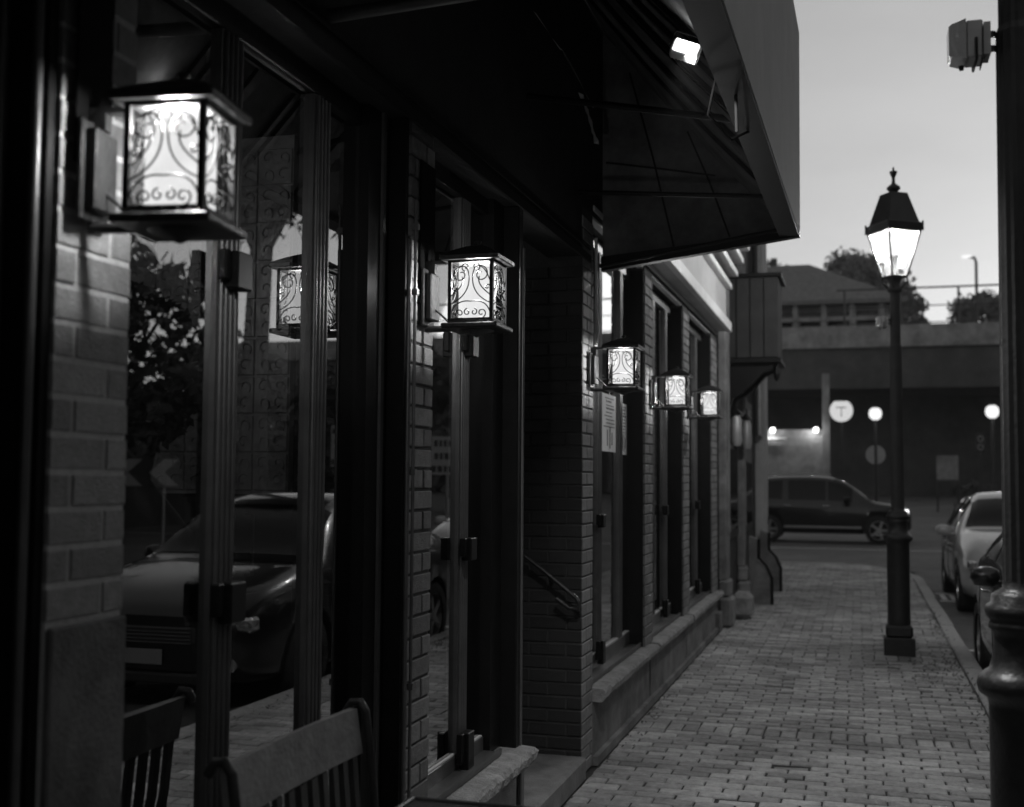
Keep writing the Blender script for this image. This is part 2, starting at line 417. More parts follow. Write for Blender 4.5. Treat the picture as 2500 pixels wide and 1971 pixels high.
# pillars:  (y0, y1, brick material, mortar material, z bottom of brick)
pill = [(1.86, 2.09, 'brick_l', 'mortar_l', 1.32), (3.67, 3.885, 'brick', 'mortar_shade', .0), (6.24, 6.50, 'brick_l', 'mortar_shade', .0),
        (8.20, 8.52, 'brick', 'mortar_shade', .42), (10.1, 10.45, 'brick', 'mortar_shade', .42), (12.15, 12.6, 'brick', 'mortar_shade', .42)]
for i, (y0, y1, bm_, mm, zb) in enumerate(pill):
    p = MB(); ztop = 3.08 if i > 1 else 2.8
    p.box(-.16, -.004, y0, y1, 0, ztop, 1)
    bricks(p, (-.004, y0 - .002, zb), (0, 1, 0), (1, 0, 0), y1 - y0 + .004, ztop - zb, phase=.2 + .13 * i, rng=random.Random(20 + i), joint=.0125 if i == 0 else .010, proud=.003 if i == 0 else .006, ch=.0012 if i == 0 else .003)
    if i == 2:   # corner of the entrance: brick return deep into the recess
        p.box(-1.6, -.16, y0, y1, 0, ztop, 1)
    if i > 1: pass
    o = spart(p, 'brick_pillar', [M[bm_], M[mm]])
    if i == 0:
        q = MB(); q.bbox(-.002, .012, y0 - .002, y1 + .002, .02, 1.315, .004)
        spart(q, 'pillar_base_panel', M['plinthp'], o)
        o['label'] = 'pale mortared brick pillar with smooth lower panel'
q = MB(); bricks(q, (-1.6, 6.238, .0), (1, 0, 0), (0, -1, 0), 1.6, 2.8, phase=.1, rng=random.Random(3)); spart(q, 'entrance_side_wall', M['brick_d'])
# black side panels on the pillars and wide stiles next to them
def jamb(*a): sp = MB(); sp.box(*a); spart(sp, 'jamb_panel', M['black'])
for (y0, y1) in ((1.855, 1.859), (3.664, 3.668)): jamb(-.22, -.012, y0 - .02, y1, .42, 2.8)
for y0 in (8.2, 10.1, 12.15): jamb(-.20, -.012, y0 - .02, y0 - .002, .43, 3.05)
for (y0, y1) in ((3.48, 3.642), (4.84, 4.99)): jamb(-.18, -.075, y0, y1, .43, 2.8)
for y0 in (8.52, 10.45): jamb(-.20, -.014, y0 + .002, y0 + .02, .43, 3.05)
# trims and conduits that catch the light
for a, b in (((-.105, 1.822, .1), (-.105, 1.822, 3.4)), ((-.025, 1.818, .1), (-.025, 1.818, 3.0))):
    tr = MB(); tr.tube([a, b], .010, 8); spart(tr, 'metal_trim', M['alu'])
tr = MB(); tr.box(-.074, -.064, 3.575, 3.60, .45, 2.8); spart(tr, 'metal_trim', M['alu'])
cd = MB()
cd.tube([(.006, 3.640, .1), (.006, 3.640, 2.36)], .0085, 8); cd.tube([(.018, 3.663, .4), (.018, 3.663, 2.52)], .006, 8)
for z in (.9, 1.6, 2.2, 2.42): cd.box(.002, .028, 3.655, 3.675, z, z + .02)
spart(cd, 'conduit', M['alu'])
cd = MB(); pts = [(.016, 6.505, 2.95), (.018, 6.51, 2.75), (.02, 6.50, 2.55), (.03, 6.495, 2.42), (.03, 6.45, 2.33)]; cd.tube(pts, .009, 8)
spart(cd, 'cable', M['trim'])
# entrance corner post, plinth block, step, door in the recess
ep = MB(); ep.bbox(-.16, -.004, 4.992, 5.06, .0, 2.8, .006); ep.box(-.6, -.165, 5.0, 5.06, 0, 2.8)
spart(ep, 'corner_post', M['black'])
ep = MB(); ep.tube([(-.002, 5.055, .28), (-.002, 5.055, 2.62)], .0085, 6); ep.bbox(-.03, .012, 5.03, 5.075, .12, .40, .004); spart(ep, 'corner_trim', M['alu'])
st = MB(); st.bbox(-1.55, .03, 5.062, 6.235, -.01, .115, .012); spart(st, 'entrance_step', M['stucco'])
st = MB(); st.bbox(-1.6, -.5, 5.065, 6.23, .117, .24, .01); spart(st, 'inner_step', M['stucco'])
dr = MB(); dr.box(-1.58, -1.52, 5.06, 6.235, .24, 2.8); dr.box(-1.52, -1.50, 5.2, 6.1, .5, 1.0); dr.box(-1.52, -1.50, 5.2, 6.1, 1.1, 2.3); do = spart(dr, 'door', M['black'])
dh = MB(); dh.tube([(-1.50, 5.3, 1.1), (-1.46, 5.3, 1.1), (-1.46, 5.3, 1.4), (-1.50, 5.3, 1.4)], .01, 6); spart(dh, 'handle', M['alu'], do)
hr = MB(); hr.tube([(-.3, 6.16, 1.17), (-.2, 6.16, 1.10), (-.01, 6.16, .955), (.006, 6.16, .925), (.0, 6.16, .90), (-.05, 6.16, .90), (-.12, 6.16, .95)], .012, 8)
hr.tube([(-.16, 6.16, 1.06), (-.16, 6.2, 1.03), (-.16, 6.236, 1.03)], .008, 6); spart(hr, 'handrail', M['iron'])
# lower walls + stone sills
pl = MB()
for (y0, y1) in ((-.5, 1.86), (2.09, 3.67), (3.885, 4.99)): pl.box(-.16, .0, y0, y1, 0, .345)
spart(pl, 'plinth', M['stucco'])
pl = MB(); pl.box(-.16, .0, 6.5, 8.38, 0, .345); pl.box(-.16, .004, 8.42, 10.24, 0, .345); pl.box(-.16, .002, 10.28, 12.6, 0, .345)
pl.box(-.1, .03, 6.52, 12.6, 0, .05); pl.bbox(-.02, .05, 12.4, 12.66, 0, .2, .01)
spart(pl, 'plinth', M['stucco'])
def rough_sill(y0, y1):
    m = MB(); n = int((y1 - y0) / .03); r = random.Random(int(y0 * 10)); rings = []
    for i in range(n + 1):
        y = y0 + (y1 - y0) * i / n; e = lambda s=.004: r.uniform(-s, s)
        rings.append([(-.12, y, .352), (.05 + e(), y, .350 + e()), (.072 + e(), y, .372 + e()), (.074 + e(.006), y, .402 + e()), (.062 + e(.005), y, .420 + e(.003)), (-.02, y, .424), (-.12, y, .426)])
    k = 7; vs = [p for q in rings for p in q]; fs = []
    for i in range(n):
        for j in range(k): fs.append((i * k + j, i * k + (j + 1) % k, (i + 1) * k + (j + 1) % k, (i + 1) * k + j))
    fs += [tuple(range(k)), tuple(range(n * k, n * k + k))]
    m.add(vs, fs); return spart(m, 'stone_sill', M['stone'])
for (y0, y1) in ((2.1, 3.66), (3.89, 5.07), (6.52, 8.36), (8.44, 10.22), (10.3, 12.55)): rough_sill(y0, y1)

def window(y0, y1, z0, z1, mull, blocks, frame, metal='alu', ag=AG, label=None):
    x = bx(-ag)
    f = MB()
    # track
    f.box(x - .06, bx(-1.452), y0, y1, .43, .442); f.box(bx(-1.462), bx(-1.450), y0, y1, .442, .456); f.box(x - .03, x + .012, y0, y1, .443, .462)
    # rails
    fr = frame
    f.bbox(x - .03, x + .018, y0, y1, z0 - .075, z0, .003)
    tr_ = MB(); tr_.bbox(x - .03, x + .018, y0, y1, z1 - .07, z1, .003)
    if fr: f.bbox(x - .028, x + .016, y0, y0 + .06, z0 - .07, z1 - .072, .003)
    wo = spart(f, 'window', M[metal])
    if label: wo['label'] = label
    tr_.build('top_rail', M['black' if z1 < 2.9 else 'alu'], wo)
    ed = MB(); ed.box(x + .002, x + .014, y0 + .06, y1 - .01, z0 + .001, z0 + .007); spart(ed, 'glazing_bead', M['trim'], wo)
    for my in mull:
        m = MB(); zz0, zz1 = z0 + .002, z1 - .072
        m.box(x - .03, x + .016, my - .055, my + .055, zz0, zz1)
        for k in range(4): m.tube([(x + .018, my - .036 + k * .024, zz0 + .003), (x + .018, my - .036 + k * .024, zz1 - .003)], .0085, 6)
        spart(m, 'mullion', M[metal], wo)
    for my, bz, bh in blocks:
        m = MB(); m.bbox(x + .028, x + .066, my - .038, my + .038, bz, bz + bh, .004); m.bbox(x + .026, x + .05, my - .07, my - .04, bz + bh * .2, bz + bh, .003)
        m.tube([(x + .055, my - .04, bz + bh * .5), (x + .055, my + .04, bz + bh * .5)], .006, 6)
        spart(m, 'hinge_block', M['black'], wo)
    ys = [y0 + .01] + [q for my in mull for q in (my - .05, my + .05)] + [y1 - .005]
    for k in range(0, len(ys), 2):
        if ys[k + 1] - ys[k] > .06:
            m = MB(); m.add([(x, ys[k], z0 - .01), (x, ys[k + 1], z0 - .01), (x, ys[k + 1], z1 - .06), (x, ys[k], z1 - .06)], [(0, 1, 2, 3)])
            spart(m, 'pane', M['glass'], wo)
    return wo
B3 = lambda y: [(y, 2.07, .095), (y, 1.24, .095), (y, .42 + .01, .15)]
window(2.092, 3.478, .52, 2.8, [2.66, 3.19], [(2.66, 2.065, .095), (2.66, 1.23, .10)], False, label='wide folding window reflecting a parked car')
window(3.887, 4.838, .50, 2.8, [4.545], [(4.545, 2.08, .10), (4.545, 1.26, .09), (4.53, .44, .145)], True)
window(6.502, 8.178, .53, 3.06, [7.16, 7.83], [(7.1, 1.29, .08), (7.1, .47, .14)], True, label='folding window with two paper notices behind the glass')
window(8.545, 10.078, .53, 3.06, [9.15, 9.78], [(9.6, 1.29, .08), (9.6, .47, .14)], True)
window(10.475, 12.128, .53, 3.06, [11.05, 11.7], [(11.6, 1.29, .08), (11.6, .47, .14)], True)
# door-like inner frames in window 3
# wall left of the first pillar and above the windows
wl = MB(); wl.box(-.20, -.15, -1.5, 1.80, .35, 3.4); wl.box(-.20, -.006, -1.5, 6.5, 2.802, 5.2)
wl.box(-.6, -.2, -1.5, 18, 3.2, 5.2); wl.box(-.20, -.006, 6.502, 12.6, 3.085, 5.2)
spart(wl, 'upper_wall', M['dwall'])
wl = MB(); wl.box(.0, .012, 2.0, 6.4, 2.79, 2.83); wl.box(.0, .008, 2.0, 6.4, 2.86, 2.868)
spart(wl, 'head_beam', M['black'])
# cornice over the far windows
cn = MB()
cn.bbox(-.06, -.012, 6.52, 12.64, 3.07, 3.10, .004); cn.bbox(-.05, .004, 6.52, 12.64, 3.112, 3.145, .004)
cn.bbox(.10, .155, 6.9, 12.66, 3.14, 3.245, .006); spart(cn, 'cornice', M['trim'])
cn = MB(); cn.box(-.006, .10, 6.9, 12.64, 3.150, 3.60); spart(cn, 'fascia_board', M['fascia'])
cn = MB()
for k, (z, x) in enumerate(((3.60, .16), (3.74, .22), (3.88, .28), (4.02, .34))):
    cn.bbox(0.0, x, 6.9, 12.68 + k * .02, z, z + .06, .006)
spart(cn, 'cornice', M['trim'])
cn = MB(); cn.box(0, .12, 6.9, 12.6, 3.662, 3.738); cn.box(0, .18, 6.9, 12.6, 3.802, 3.878); cn.box(0, .22, 6.9, 12.6, 3.942, 4.018); cn.box(0, .2, 6.9, 12.6, 4.082, 4.8); spart(cn, 'frieze', M['dwall'])
# interior
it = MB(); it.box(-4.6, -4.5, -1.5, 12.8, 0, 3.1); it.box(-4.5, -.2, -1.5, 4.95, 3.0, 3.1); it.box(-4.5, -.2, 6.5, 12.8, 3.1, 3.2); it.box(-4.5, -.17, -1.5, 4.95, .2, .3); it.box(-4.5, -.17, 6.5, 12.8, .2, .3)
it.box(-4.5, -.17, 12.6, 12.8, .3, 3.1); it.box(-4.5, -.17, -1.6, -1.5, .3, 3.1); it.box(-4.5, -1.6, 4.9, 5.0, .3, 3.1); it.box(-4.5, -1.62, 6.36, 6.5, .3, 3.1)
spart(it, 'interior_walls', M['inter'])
# pressed tin partition behind window 1
tp = MB(); tx1 = bx(-2.14); ty = 4.2; ts = .152
tp.box(tx1 - 2.2, tx1, ty, ty + .04, 1.52, 2.95)
for i in range(14):
    for j in range(17):
        x1 = tx1 - .004 - i * ts; x0 = x1 - ts + .008; z0 = .32 + j * ts; z1 = z0 + ts - .008
        if j < 8: continue
        cx, cz = (x0 + x1) / 2, (z0 + z1) / 2
        tp.bbox(x0, x1, ty - .008, ty, z0, z1, .003)
        if 1.2 < cz:
            for sx in (-1, 1):
                for sz in (-1, 1):
                    pts = spiral((cx + sx * .034, cz + sz * .034), .03, .008, -PI / 4 * sx * sz, -PI / 4 * sx * sz + 1.4 * PI, 8)
                    tp.tube([(p, ty - .010, q) for p, q in pts], .004, 4, cap=False)
spart(tp, 'tin_partition', M['tin'])

# potted topiary inside the window
tpy = thing('potted_plant', 'dark clipped plant in glazed urn behind the wide folding window', 'plant', (-2.05, 3.0, .3))
m = MB(); m.lathe([(.10, 0), (.2, .15), (.26, .5), (.28, .85), (.2, 1.12), (.07, 1.28), (.09, 1.42), (.10, 1.44)], 24); m.build('urn', M['car_black'], tpy)
m = MB(); r = random.Random(4)
for i in range(2200):
    a, b_ = r.uniform(0, 2 * PI), math.acos(r.uniform(-1, 1)); rr = .21 * r.uniform(.75, 1.05)
    p = Vector((rr * math.sin(b_) * math.cos(a), rr * math.sin(b_) * math.sin(a), 1.60 + 1.15 * rr * math.cos(b_)))
    u = Vector((r.uniform(-1, 1), r.uniform(-1, 1), r.uniform(-1, 1))).normalized() * .022; v = u.orthogonal().normalized() * .012
    m.add([p - u, p + v, p + u, p - v], [(0, 1, 2, 3)])
m.build('foliage', M['leaf_dark'], tpy)

pdl = thing('fill_lamp', 'added unseen fill lamp inside the restaurant lighting the tin partition', 'lamp', (-2.75, 2.6, 2.62))  # unseen lamp added indoors to brighten the tin partition
m = MB(); m.lathe([(.1, 0), (.09, .04), (.03, .1), (.01, .12), (.008, .45)], 16); m.build('lamp_shade', M['black'], pdl)
m = MB(); m.lathe([(.0, -.03), (.03, -.01), (.03, .02), (0, .03)], 10); m.build('bulb', M['globe'], pdl)
light('fill_light', (-2.75, 2.6, 2.57), 9 * LAMP, .0)

# notices behind window 3
def poster(y0, y1, z0, z1, label, seed, tilt=0):
    x = -AG + .004; t = thing('paper_notice', label, 'notice', (x, (y0 + y1) / 2, z0), 0, 'paper notices in the window'); t.rotation_euler = (tilt, 0, 0)
    m = MB(); h = (y1 - y0) / 2; H = z1 - z0
    m.add([(0, -h, 0), (0, h, 0), (0, h, H), (0, -h, H), (-.001, -h, 0), (-.001, h, 0), (-.001, h, H), (-.001, -h, H)], [(0, 1, 2, 3), (7, 6, 5, 4), (0, 4, 5, 1), (2, 6, 7, 3)]); m.build('paper', M['paper'], t)
    m = MB(); r = random.Random(seed)
    for k in range(9):
        z = H * (.93 - k * .062); a = r.uniform(-.8, -.4) * h; b = r.uniform(.3, .8) * h
        q = a
        while q < b:
            e = q + r.uniform(.012, .035); m.box(.0006, .0012, q, min(e, b), z - .0035, z + (.004 if k not in (1, 3) else .009)); q = e + .009
    for k, (dy, zt, zb_) in enumerate(((-.25, .38, .10), (.12, .44, .06), (.42, .34, .12))): m.box(.0006, .0012, (dy - .06) * h, (dy + .07) * h, H * zb_, H * zt)
    m.build('print', M['ink'], t)
poster(7.30, 7.74, 1.76, 2.13, 'white printed notice taped to the window, the nearer of the two', 5)
poster(7.91, 8.13, 1.75, 2.10, 'white printed notice taped to the window, the farther and slightly lower one', 6, R(.0))

# ================================================================== canopy
can = thing('awning', 'large dark lined awning with tall pale front panel over the restaurant entrance', 'awning', (-A, 3.0, 0))
CX0, CX1 = 1.07, 1.13       # projection at near and far end (local x)
CY0, CY1 = -5.0, 3.78
def cx(y): return CX0 + (CX1 - CX0) * y / CY1
m = MB()
prof = [(0, 0, 2.955), (0, CY1, 2.955)]
zt, zk = 4.13, 5.0
vs = [(cx(CY0), CY0, 2.96), (cx(CY1), CY1, 2.96), (cx(CY1) + .004, CY1, zt), (cx(CY0) + .004, CY0, zt), (.1, CY1, zk), (.1, CY0, zk)]
vs2 = [(v[0] - .02, v[1], v[2] - (.02 if v[2] > 4.5 else 0)) for v in vs]
m.add(vs + vs2, [(0, 1, 2, 3), (3, 2, 4, 5), (7, 6, 9, 8), (8, 9, 11, 10), (0, 1, 7, 6), (1, 2, 8, 7), (0, 3, 9, 6), (2, 4, 10, 8), (3, 5, 11, 9)])
m.build('front_panel', M['canvas'], can)
m = MB()   # sloping lining of the underside with folded seams
n = 26; r = random.Random(9)
ys = [CY0 + i / n * (CY1 - CY0) for i in range(n + 1)]
def lin_pt(y, t):   # t 0 at wall top, 1 at front bottom
    x = .0 + (cx(y) - .05) * t; z = 4.25 + (2.99 - 4.25) * t - .05 * math.sin(PI * t); return (x, y, z)
NT = 8
for i in range(n):
    ya, yb = ys[i], ys[i + 1]
    for k in range(NT):
        t0, t1 = k / NT, (k + 1) / NT
        m.add([lin_pt(ya, t0), lin_pt(yb, t0), lin_pt(yb, t1), lin_pt(ya, t1)], [(0, 1, 2, 3)], 0)
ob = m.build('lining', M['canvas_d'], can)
for yy in (1.02, 1.10, 1.38, 1.72, 1.80, 2.3, 2.36, 2.9):   # battens across the slope
    wd_ = .035 if yy not in (1.38, 2.3) else .06
    m = MB()
    for k in range(NT):
        a = lin_pt(yy, k / NT); b = lin_pt(yy, (k + 1) / NT)
        m.add([(a[0], yy, a[2] - .002), (a[0], yy + wd_, a[2] - .002), (b[0], yy + wd_, b[2] - .002), (b[0], yy, b[2] - .002),
               (a[0], yy, a[2] - .03), (a[0], yy + wd_, a[2] - .03), (b[0], yy + wd_, b[2] - .03), (b[0], yy, b[2] - .03)],
              [(4, 5, 6, 7), (0, 4, 7, 3), (1, 5, 6, 2)])
    m.build('batten', M['black'], can)
m = MB()   # end wing: triangle of cloth
m.prism([(0.0, 2.84), (cx(CY1) - .01, 2.99), (0.0, 4.23)], 'y', CY1 - .02, CY1 - .005)
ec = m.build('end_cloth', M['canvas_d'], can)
for (xa, za), (xb, zb) in (((.16, 3.98), (.42, 2.93)), ((.50, 3.60), (.74, 2.97)), ((.02, 3.45), (.66, 3.33))):
    m = MB(); m.tube([(xa, CY1 - .022, za), ((xa + xb) / 2 + .01, CY1 - .024, (za + zb) / 2), (xb, CY1 - .022, zb)], .006, 5); m.build('seam', M['black'], ec)
m = MB()
def bar(a, b, r_=.018): m.tube([a, b], r_, 8)
m.bbox(cx(0) - .10, cx(0) + .004, .0, .05, 2.955, 3.0, .004)
# bottom rails
vs = [(cx(CY0) - .11, CY0, 2.95), (cx(CY0) - .004, CY0, 2.95), (cx(CY1) - .004, CY1, 2.95), (cx(CY1) - .11, CY1, 2.95)]
m.add([*vs] + [(v[0], v[1], v[2] + .035) for v in vs], [(0, 1, 2, 3), (4, 7, 6, 5), (0, 4, 5, 1), (1, 5, 6, 2), (2, 6, 7, 3), (3, 7, 4, 0)])
vs = [(0, 2.80), (cx(CY1), 2.95), (cx(CY1), 2.985), (0, 2.885)]
m.prism(vs, 'y', CY1 - .055, CY1 + .005)
bar((0, CY1 - .1, 2.82), (cx(CY1), CY1 - .1, 3.0), .012)
bar((0, 2.1, 3.33), (cx(2.1) - .03, 2.1, 3.12), .016); bar((0, 3.1, 3.12), (cx(3) - .04, 3.1, 3.03), .013)
m.build('frame', M['black'], can)
m = MB(); m.tube([(-.02, .02, 2.905), (.5, .02, 2.93), (cx(0) - .1, .02, 2.95)], .02, 10); m.build('crossbar', M['alu'], can)
# hanging brackets and cables by the flood lamp
m = MB(); m.tube([(cx(1) - .06, 1.15, 3.1), (cx(1) - .055, 1.17, 2.82)], .006, 6); m.tube([(cx(1) - .10, 1.05, 3.05), (cx(1) - .16, 1.2, 2.9), (cx(1) - .10, 1.4, 2.86), (cx(1) - .04, 1.7, 2.98)], .005, 6)
m.build('hanging_cable', M['matte'], can)
# pale strips added on the wall for sky light leaking through a gap
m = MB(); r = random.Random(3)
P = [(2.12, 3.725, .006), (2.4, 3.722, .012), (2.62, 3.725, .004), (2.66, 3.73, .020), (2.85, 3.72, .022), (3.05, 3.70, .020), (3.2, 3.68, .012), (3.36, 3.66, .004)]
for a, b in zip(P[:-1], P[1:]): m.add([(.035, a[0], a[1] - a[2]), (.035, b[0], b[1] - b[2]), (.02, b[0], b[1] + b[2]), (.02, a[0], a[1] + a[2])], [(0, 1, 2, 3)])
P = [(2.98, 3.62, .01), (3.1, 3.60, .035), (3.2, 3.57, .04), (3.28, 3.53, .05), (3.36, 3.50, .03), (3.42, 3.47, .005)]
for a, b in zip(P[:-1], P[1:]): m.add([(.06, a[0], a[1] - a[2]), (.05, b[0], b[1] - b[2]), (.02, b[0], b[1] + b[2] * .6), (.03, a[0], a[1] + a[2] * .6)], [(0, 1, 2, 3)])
m.build('sky_gap_strip', M['trim'], can)

# flood lamp under the canopy
fl = thing('floodlight', 'small lit rectangular floodlight under the front edge of the awning', 'floodlight', (-.545, 3.93, 3.055))
fl.rotation_euler = (R(-12), R(20), R(8))
m = MB(); m.bbox(-.05, .05, .006, .05, -.028, .032, .006); [m.box(-.045 + k * .012, -.041 + k * .012, .05, .062, -.02, .025) for k in range(8)]; m.build('housing', M['plastic'], fl)
m = MB(); m.box(-.038, .038, -.002, .005, -.017, .021); m.build('lamp_lens', M['flood'], fl)
m = MB(); m.tube([(-.056, .02, 0), (-.056, .02, .06), (.056, .02, .06), (.056, .02, 0)], .004, 6); m.build('bracket', M['black'], fl)
fo = light('flood_light', (-.56, 3.885, 3.015), 150 * LAMP, .02, 'SPOT', spot_size=R(118), spot_blend=.8); fo.rotation_euler = (R(24), R(-26), 0)

# ================================================================== wall lanterns
def make_lantern(loc, label):
    t = thing('wall_lantern', label, 'lantern', loc, 0, 'scrolled wall lanterns on the brick pillars')
    cxl = .185; hb = .073
    m = MB()
    for sx in (-1, 1):
        for sy in (-1, 1): m.box(cxl + sx * hb - .006, cxl + sx * hb + .006, sy * hb - .006, sy * hb + .006, -.1, .1)
    for z in (-.1, .094):
        for sy in (-1, 1): m.box(cxl - hb + .006, cxl + hb - .006, sy * hb - .004, sy * hb + .004, z, z + .006)
        for sx in (-1, 1): m.box(cxl + sx * hb - .004, cxl + sx * hb + .004, -hb + .006, hb - .006, z, z + .006)
    m.build('cage', M['black'], t)
    m = MB(); e = .102
    m.bbox(cxl - e, cxl + e, -e, e, .101, .118, .003)
    pr = [(e, .1185), (.06, .142), (.03, .156), (.014, .162)]
    sq = [(-1, -1), (1, -1), (1, 1), (-1, 1)]
    vs = [(cxl + sx * rr, sy * rr, z) for rr, z in pr for sx, sy in sq]; fs = [(i * 4 + k, i * 4 + (k + 1) % 4, i * 4 + 4 + (k + 1) % 4, i * 4 + 4 + k) for i in range(3) for k in range(4)] + [(12, 13, 14, 15)]
    m.add(vs, fs); m.lathe([(.012, .160), (.006, .168), (.013, .172), (.013, .176), (.0, .180)], 12, cxl, 0); m.build('roof', M['iron'], t)
    m = MB(); m.bbox(cxl - .08, cxl + .08, -.08, .08, -.110, -.101, .002); m.bbox(cxl - .098, cxl + .098, -.098, .098, -.128, -.1105, .004)
    m.lathe([(.06, -.129), (.05, -.136), (.02, -.142), (.008, -.15), (0, -.152)], 16, cxl, 0); m.build('base', M['iron'], t)
    m = MB(); m.bbox(.0, .012, -.055, .055, -.11, .085, .003); m.bbox(.012, .035, -.042, .042, -.09, .068, .004)
    m.box(.035, cxl - e + .004, -.012, .012, .103, .115); m.box(.0, .035, -.012, .012, .07, .115)
    m.tube([(.0, 0, -.119), (cxl - .09, 0, -.119)], .011, 8); m.tube([(.03, 0, -.05), (.055, 0, -.07), (.095, 0, -.108)], .004, 6)
    m.build('wall_bracket', M['iron'], t)
    m = MB(); m.bbox(-.008, -.001, -.055, .085, .0, .46, .002); m.build('shade_board', M['matte'], t)  # thin black board added for the shade on the brick above the lantern
    m = MB(); s_ = .050
    for sx, sy in ((0, -1), (1, 0), (0, 1), (-1, 0)):
        if sx == 0: q = [(cxl - s_, sy * s_, -.094), (cxl + s_, sy * s_, -.094), (cxl + s_, sy * s_, .094), (cxl - s_, sy * s_, .094)]
        else: q = [(cxl + sx * s_, -s_, -.094), (cxl + sx * s_, s_, -.094), (cxl + sx * s_, s_, .094), (cxl + sx * s_, -s_, .094)]
        m.add(q, [(0, 1, 2, 3)])
    m.build('lamp_shade', M['shade'], t)
    sc = []   # scroll work, u -.07...07, v -.1...1
    for s in (-1, 1):
        sc.append(bez((s * .070, .02), (s * .05, .09), (s * .01, .10), (s * .006, .045), 12))
        sc.append(spiral((s * .034, .052), .030, .006, PI / 2 + s * .3, PI / 2 + s * .3 - s * 3.6 * PI / 1.6, 18))
        sc.append(bez((s * .006, .045), (s * .004, .0), (s * .03, -.03), (s * .070, -.045), 12))
        sc.append(bez((s * .070, -.02), (s * .045, .0), (s * .02, .02), (s * .03, .045), 10))
        sc.append(spiral((s * .018, .078), .016, .004, -PI / 2, -PI / 2 + s * 2.2 * PI, 14))
        sc.append(bez((s * .070, -.085), (s * .06, -.035), (s * .02, -.035), (0, -.038), 12))
        sc.append(spiral((s * .038, -.078), .018, .004, -PI / 2 - s * .5, -PI / 2 + s * 2.3 * PI, 16))
        sc.append(spiral((s * .012, -.074), .012, .004, PI / 2, PI / 2 - s * 2.0 * PI, 12))
        sc.append(spiral((s * .058, .008), .010, .003, 0, s * 2 * PI, 10))
    for face in range(4):
        m = MB()
        for pts in sc:
            pts = [(max(-.069, min(.069, p[0])), max(-.095, min(.095, p[1]))) for p in pts]
            P3 = []
            for u, v in pts:
                P3.append({0: (cxl + u, -hb, v), 1: (cxl + hb, u, v), 2: (cxl + u, hb, v), 3: (cxl - hb, u, v)}[face])
            m.tube(P3, .0021, 5)
        m.build('scrollwork', M['black'], t)
    return t
LZ = 2.218
def lantern_lights(x, y, z):
    light('lantern_light', (x + .185, y, z + .035), 36 * LAMP, .022)
lspots = [((-A + .012, 1.932, LZ), 'large looking scrolled wall lantern on the pale mortared brick pillar in the foreground'),
          ((-A + .012, 3.785, LZ), 'scrolled wall lantern on the narrow brick pillar between the two folding windows'),
          ((-A + .012, 6.39, LZ - .02), 'scrolled wall lantern on the brick corner past the entrance recess, with the pale cable'),
          ((-A + .012, 8.40, LZ - .01), 'scrolled wall lantern beyond the paper notices, middle of the three far lanterns'),
          ((-A + .012, 10.36, LZ + .02), 'farthest and smallest scrolled wall lantern on the restaurant front')]
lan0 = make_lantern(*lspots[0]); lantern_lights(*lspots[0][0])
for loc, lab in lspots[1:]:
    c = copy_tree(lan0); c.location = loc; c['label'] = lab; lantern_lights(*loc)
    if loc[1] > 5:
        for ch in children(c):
            if ch.name.startswith('shade_board'): bpy.data.objects.remove(ch)
lan0.location.z -= .03; lan0.rotation_euler = (0, 0, R(8))

# ================================================================== bench, table
def make_bench(loc, label, woodm, ln=.70, rz=0):
    t = thing('bench', label, 'bench', loc, rz)
    # local: y along, +x towards the street; back near x=0
    m = MB(); n = 10
    vs = []; fs = []
    for i in range(n + 1):
        y = .015 + (ln - .03) * i / n; cr = .012 * math.sin(PI * i / n)
        for x, z in ((.0 - cr, .885), (.022 - cr, .885), (.004 - cr, 1.0 + .004 * math.sin(PI * i / n)), (-.018 - cr, 1.0)): vs.append((x, y, z))
    for i in range(n):
        for k in range(4): fs.append((i * 4 + k, i * 4 + (k + 1) % 4, i * 4 + 4 + (k + 1) % 4, i * 4 + 4 + k))
    fs += [(0, 1, 2, 3), (n * 4, n * 4 + 3, n * 4 + 2, n * 4 + 1)]
    m.add(vs, fs); m.build('backrest', M[woodm], t)
    m = MB(); k = 11
    for i in range(k):
        y = .05 + (ln - .1) * i / (k - 1)
        pts = [(.008, y, .884), (.02, y, .75), (.05, y, .60), (.06, y, .47)]
        for a in range(3):
            p, q = pts[a], pts[a + 1]
            m.add([(p[0] - .007, y - .014, p[2]), (p[0] + .007, y - .014, p[2]), (p[0] + .007, y + .014, p[2]), (p[0] - .007, y + .014, p[2]),
                   (q[0] - .007, y - .014, q[2]), (q[0] + .007, y - .014, q[2]), (q[0] + .007, y + .014, q[2]), (q[0] - .007, y + .014, q[2])],
                  [(0, 1, 5, 4), (1, 2, 6, 5), (2, 3, 7, 6), (3, 0, 4, 7)])
    m.build('back_slats', M['wood_d'], t)
    for y in (0, ln):
        m = MB(); m.tube([(-.035, y, .985), (-.018, y, 1.012), (.006, y, 1.015), (.022, y, .99), (.035, y, .9), (.055, y, .7), (.07, y, .45), (.05, y, .2), (.02, y, .018)], .012, 8)
        m.build('leg', M['iron'], t)
        m = MB(); m.tube([(.07, y, .45), (.45, y, .44), (.47, y, .3), (.50, y, .018)], .012, 8); m.tube([(.06, y, .62), (.3, y, .66), (.44, y, .6), (.45, y, .44)], .012, 8); m.build('arm', M['iron'], t)
    m = MB()
    for i in range(6): m.bbox(.09 + i * .06, .14 + i * .06, .01, ln - .01, .45, .468, .004)
    m.build('seat', M['wood_d'], t)
    return t
make_bench((-1.285, 2.25, -.018), 'slatted bench with pale wooden top rail under the first wide window', 'wood')
tb = thing('bistro_table', 'square bistro table with a metal rim at the bottom edge', 'table', (-.80, 2.55, .022))
m = MB(); m.bbox(-.285, .285, -.3, .3, .735, .76, .003); m.build('tabletop', M['wood_d'], tb)
m = MB()
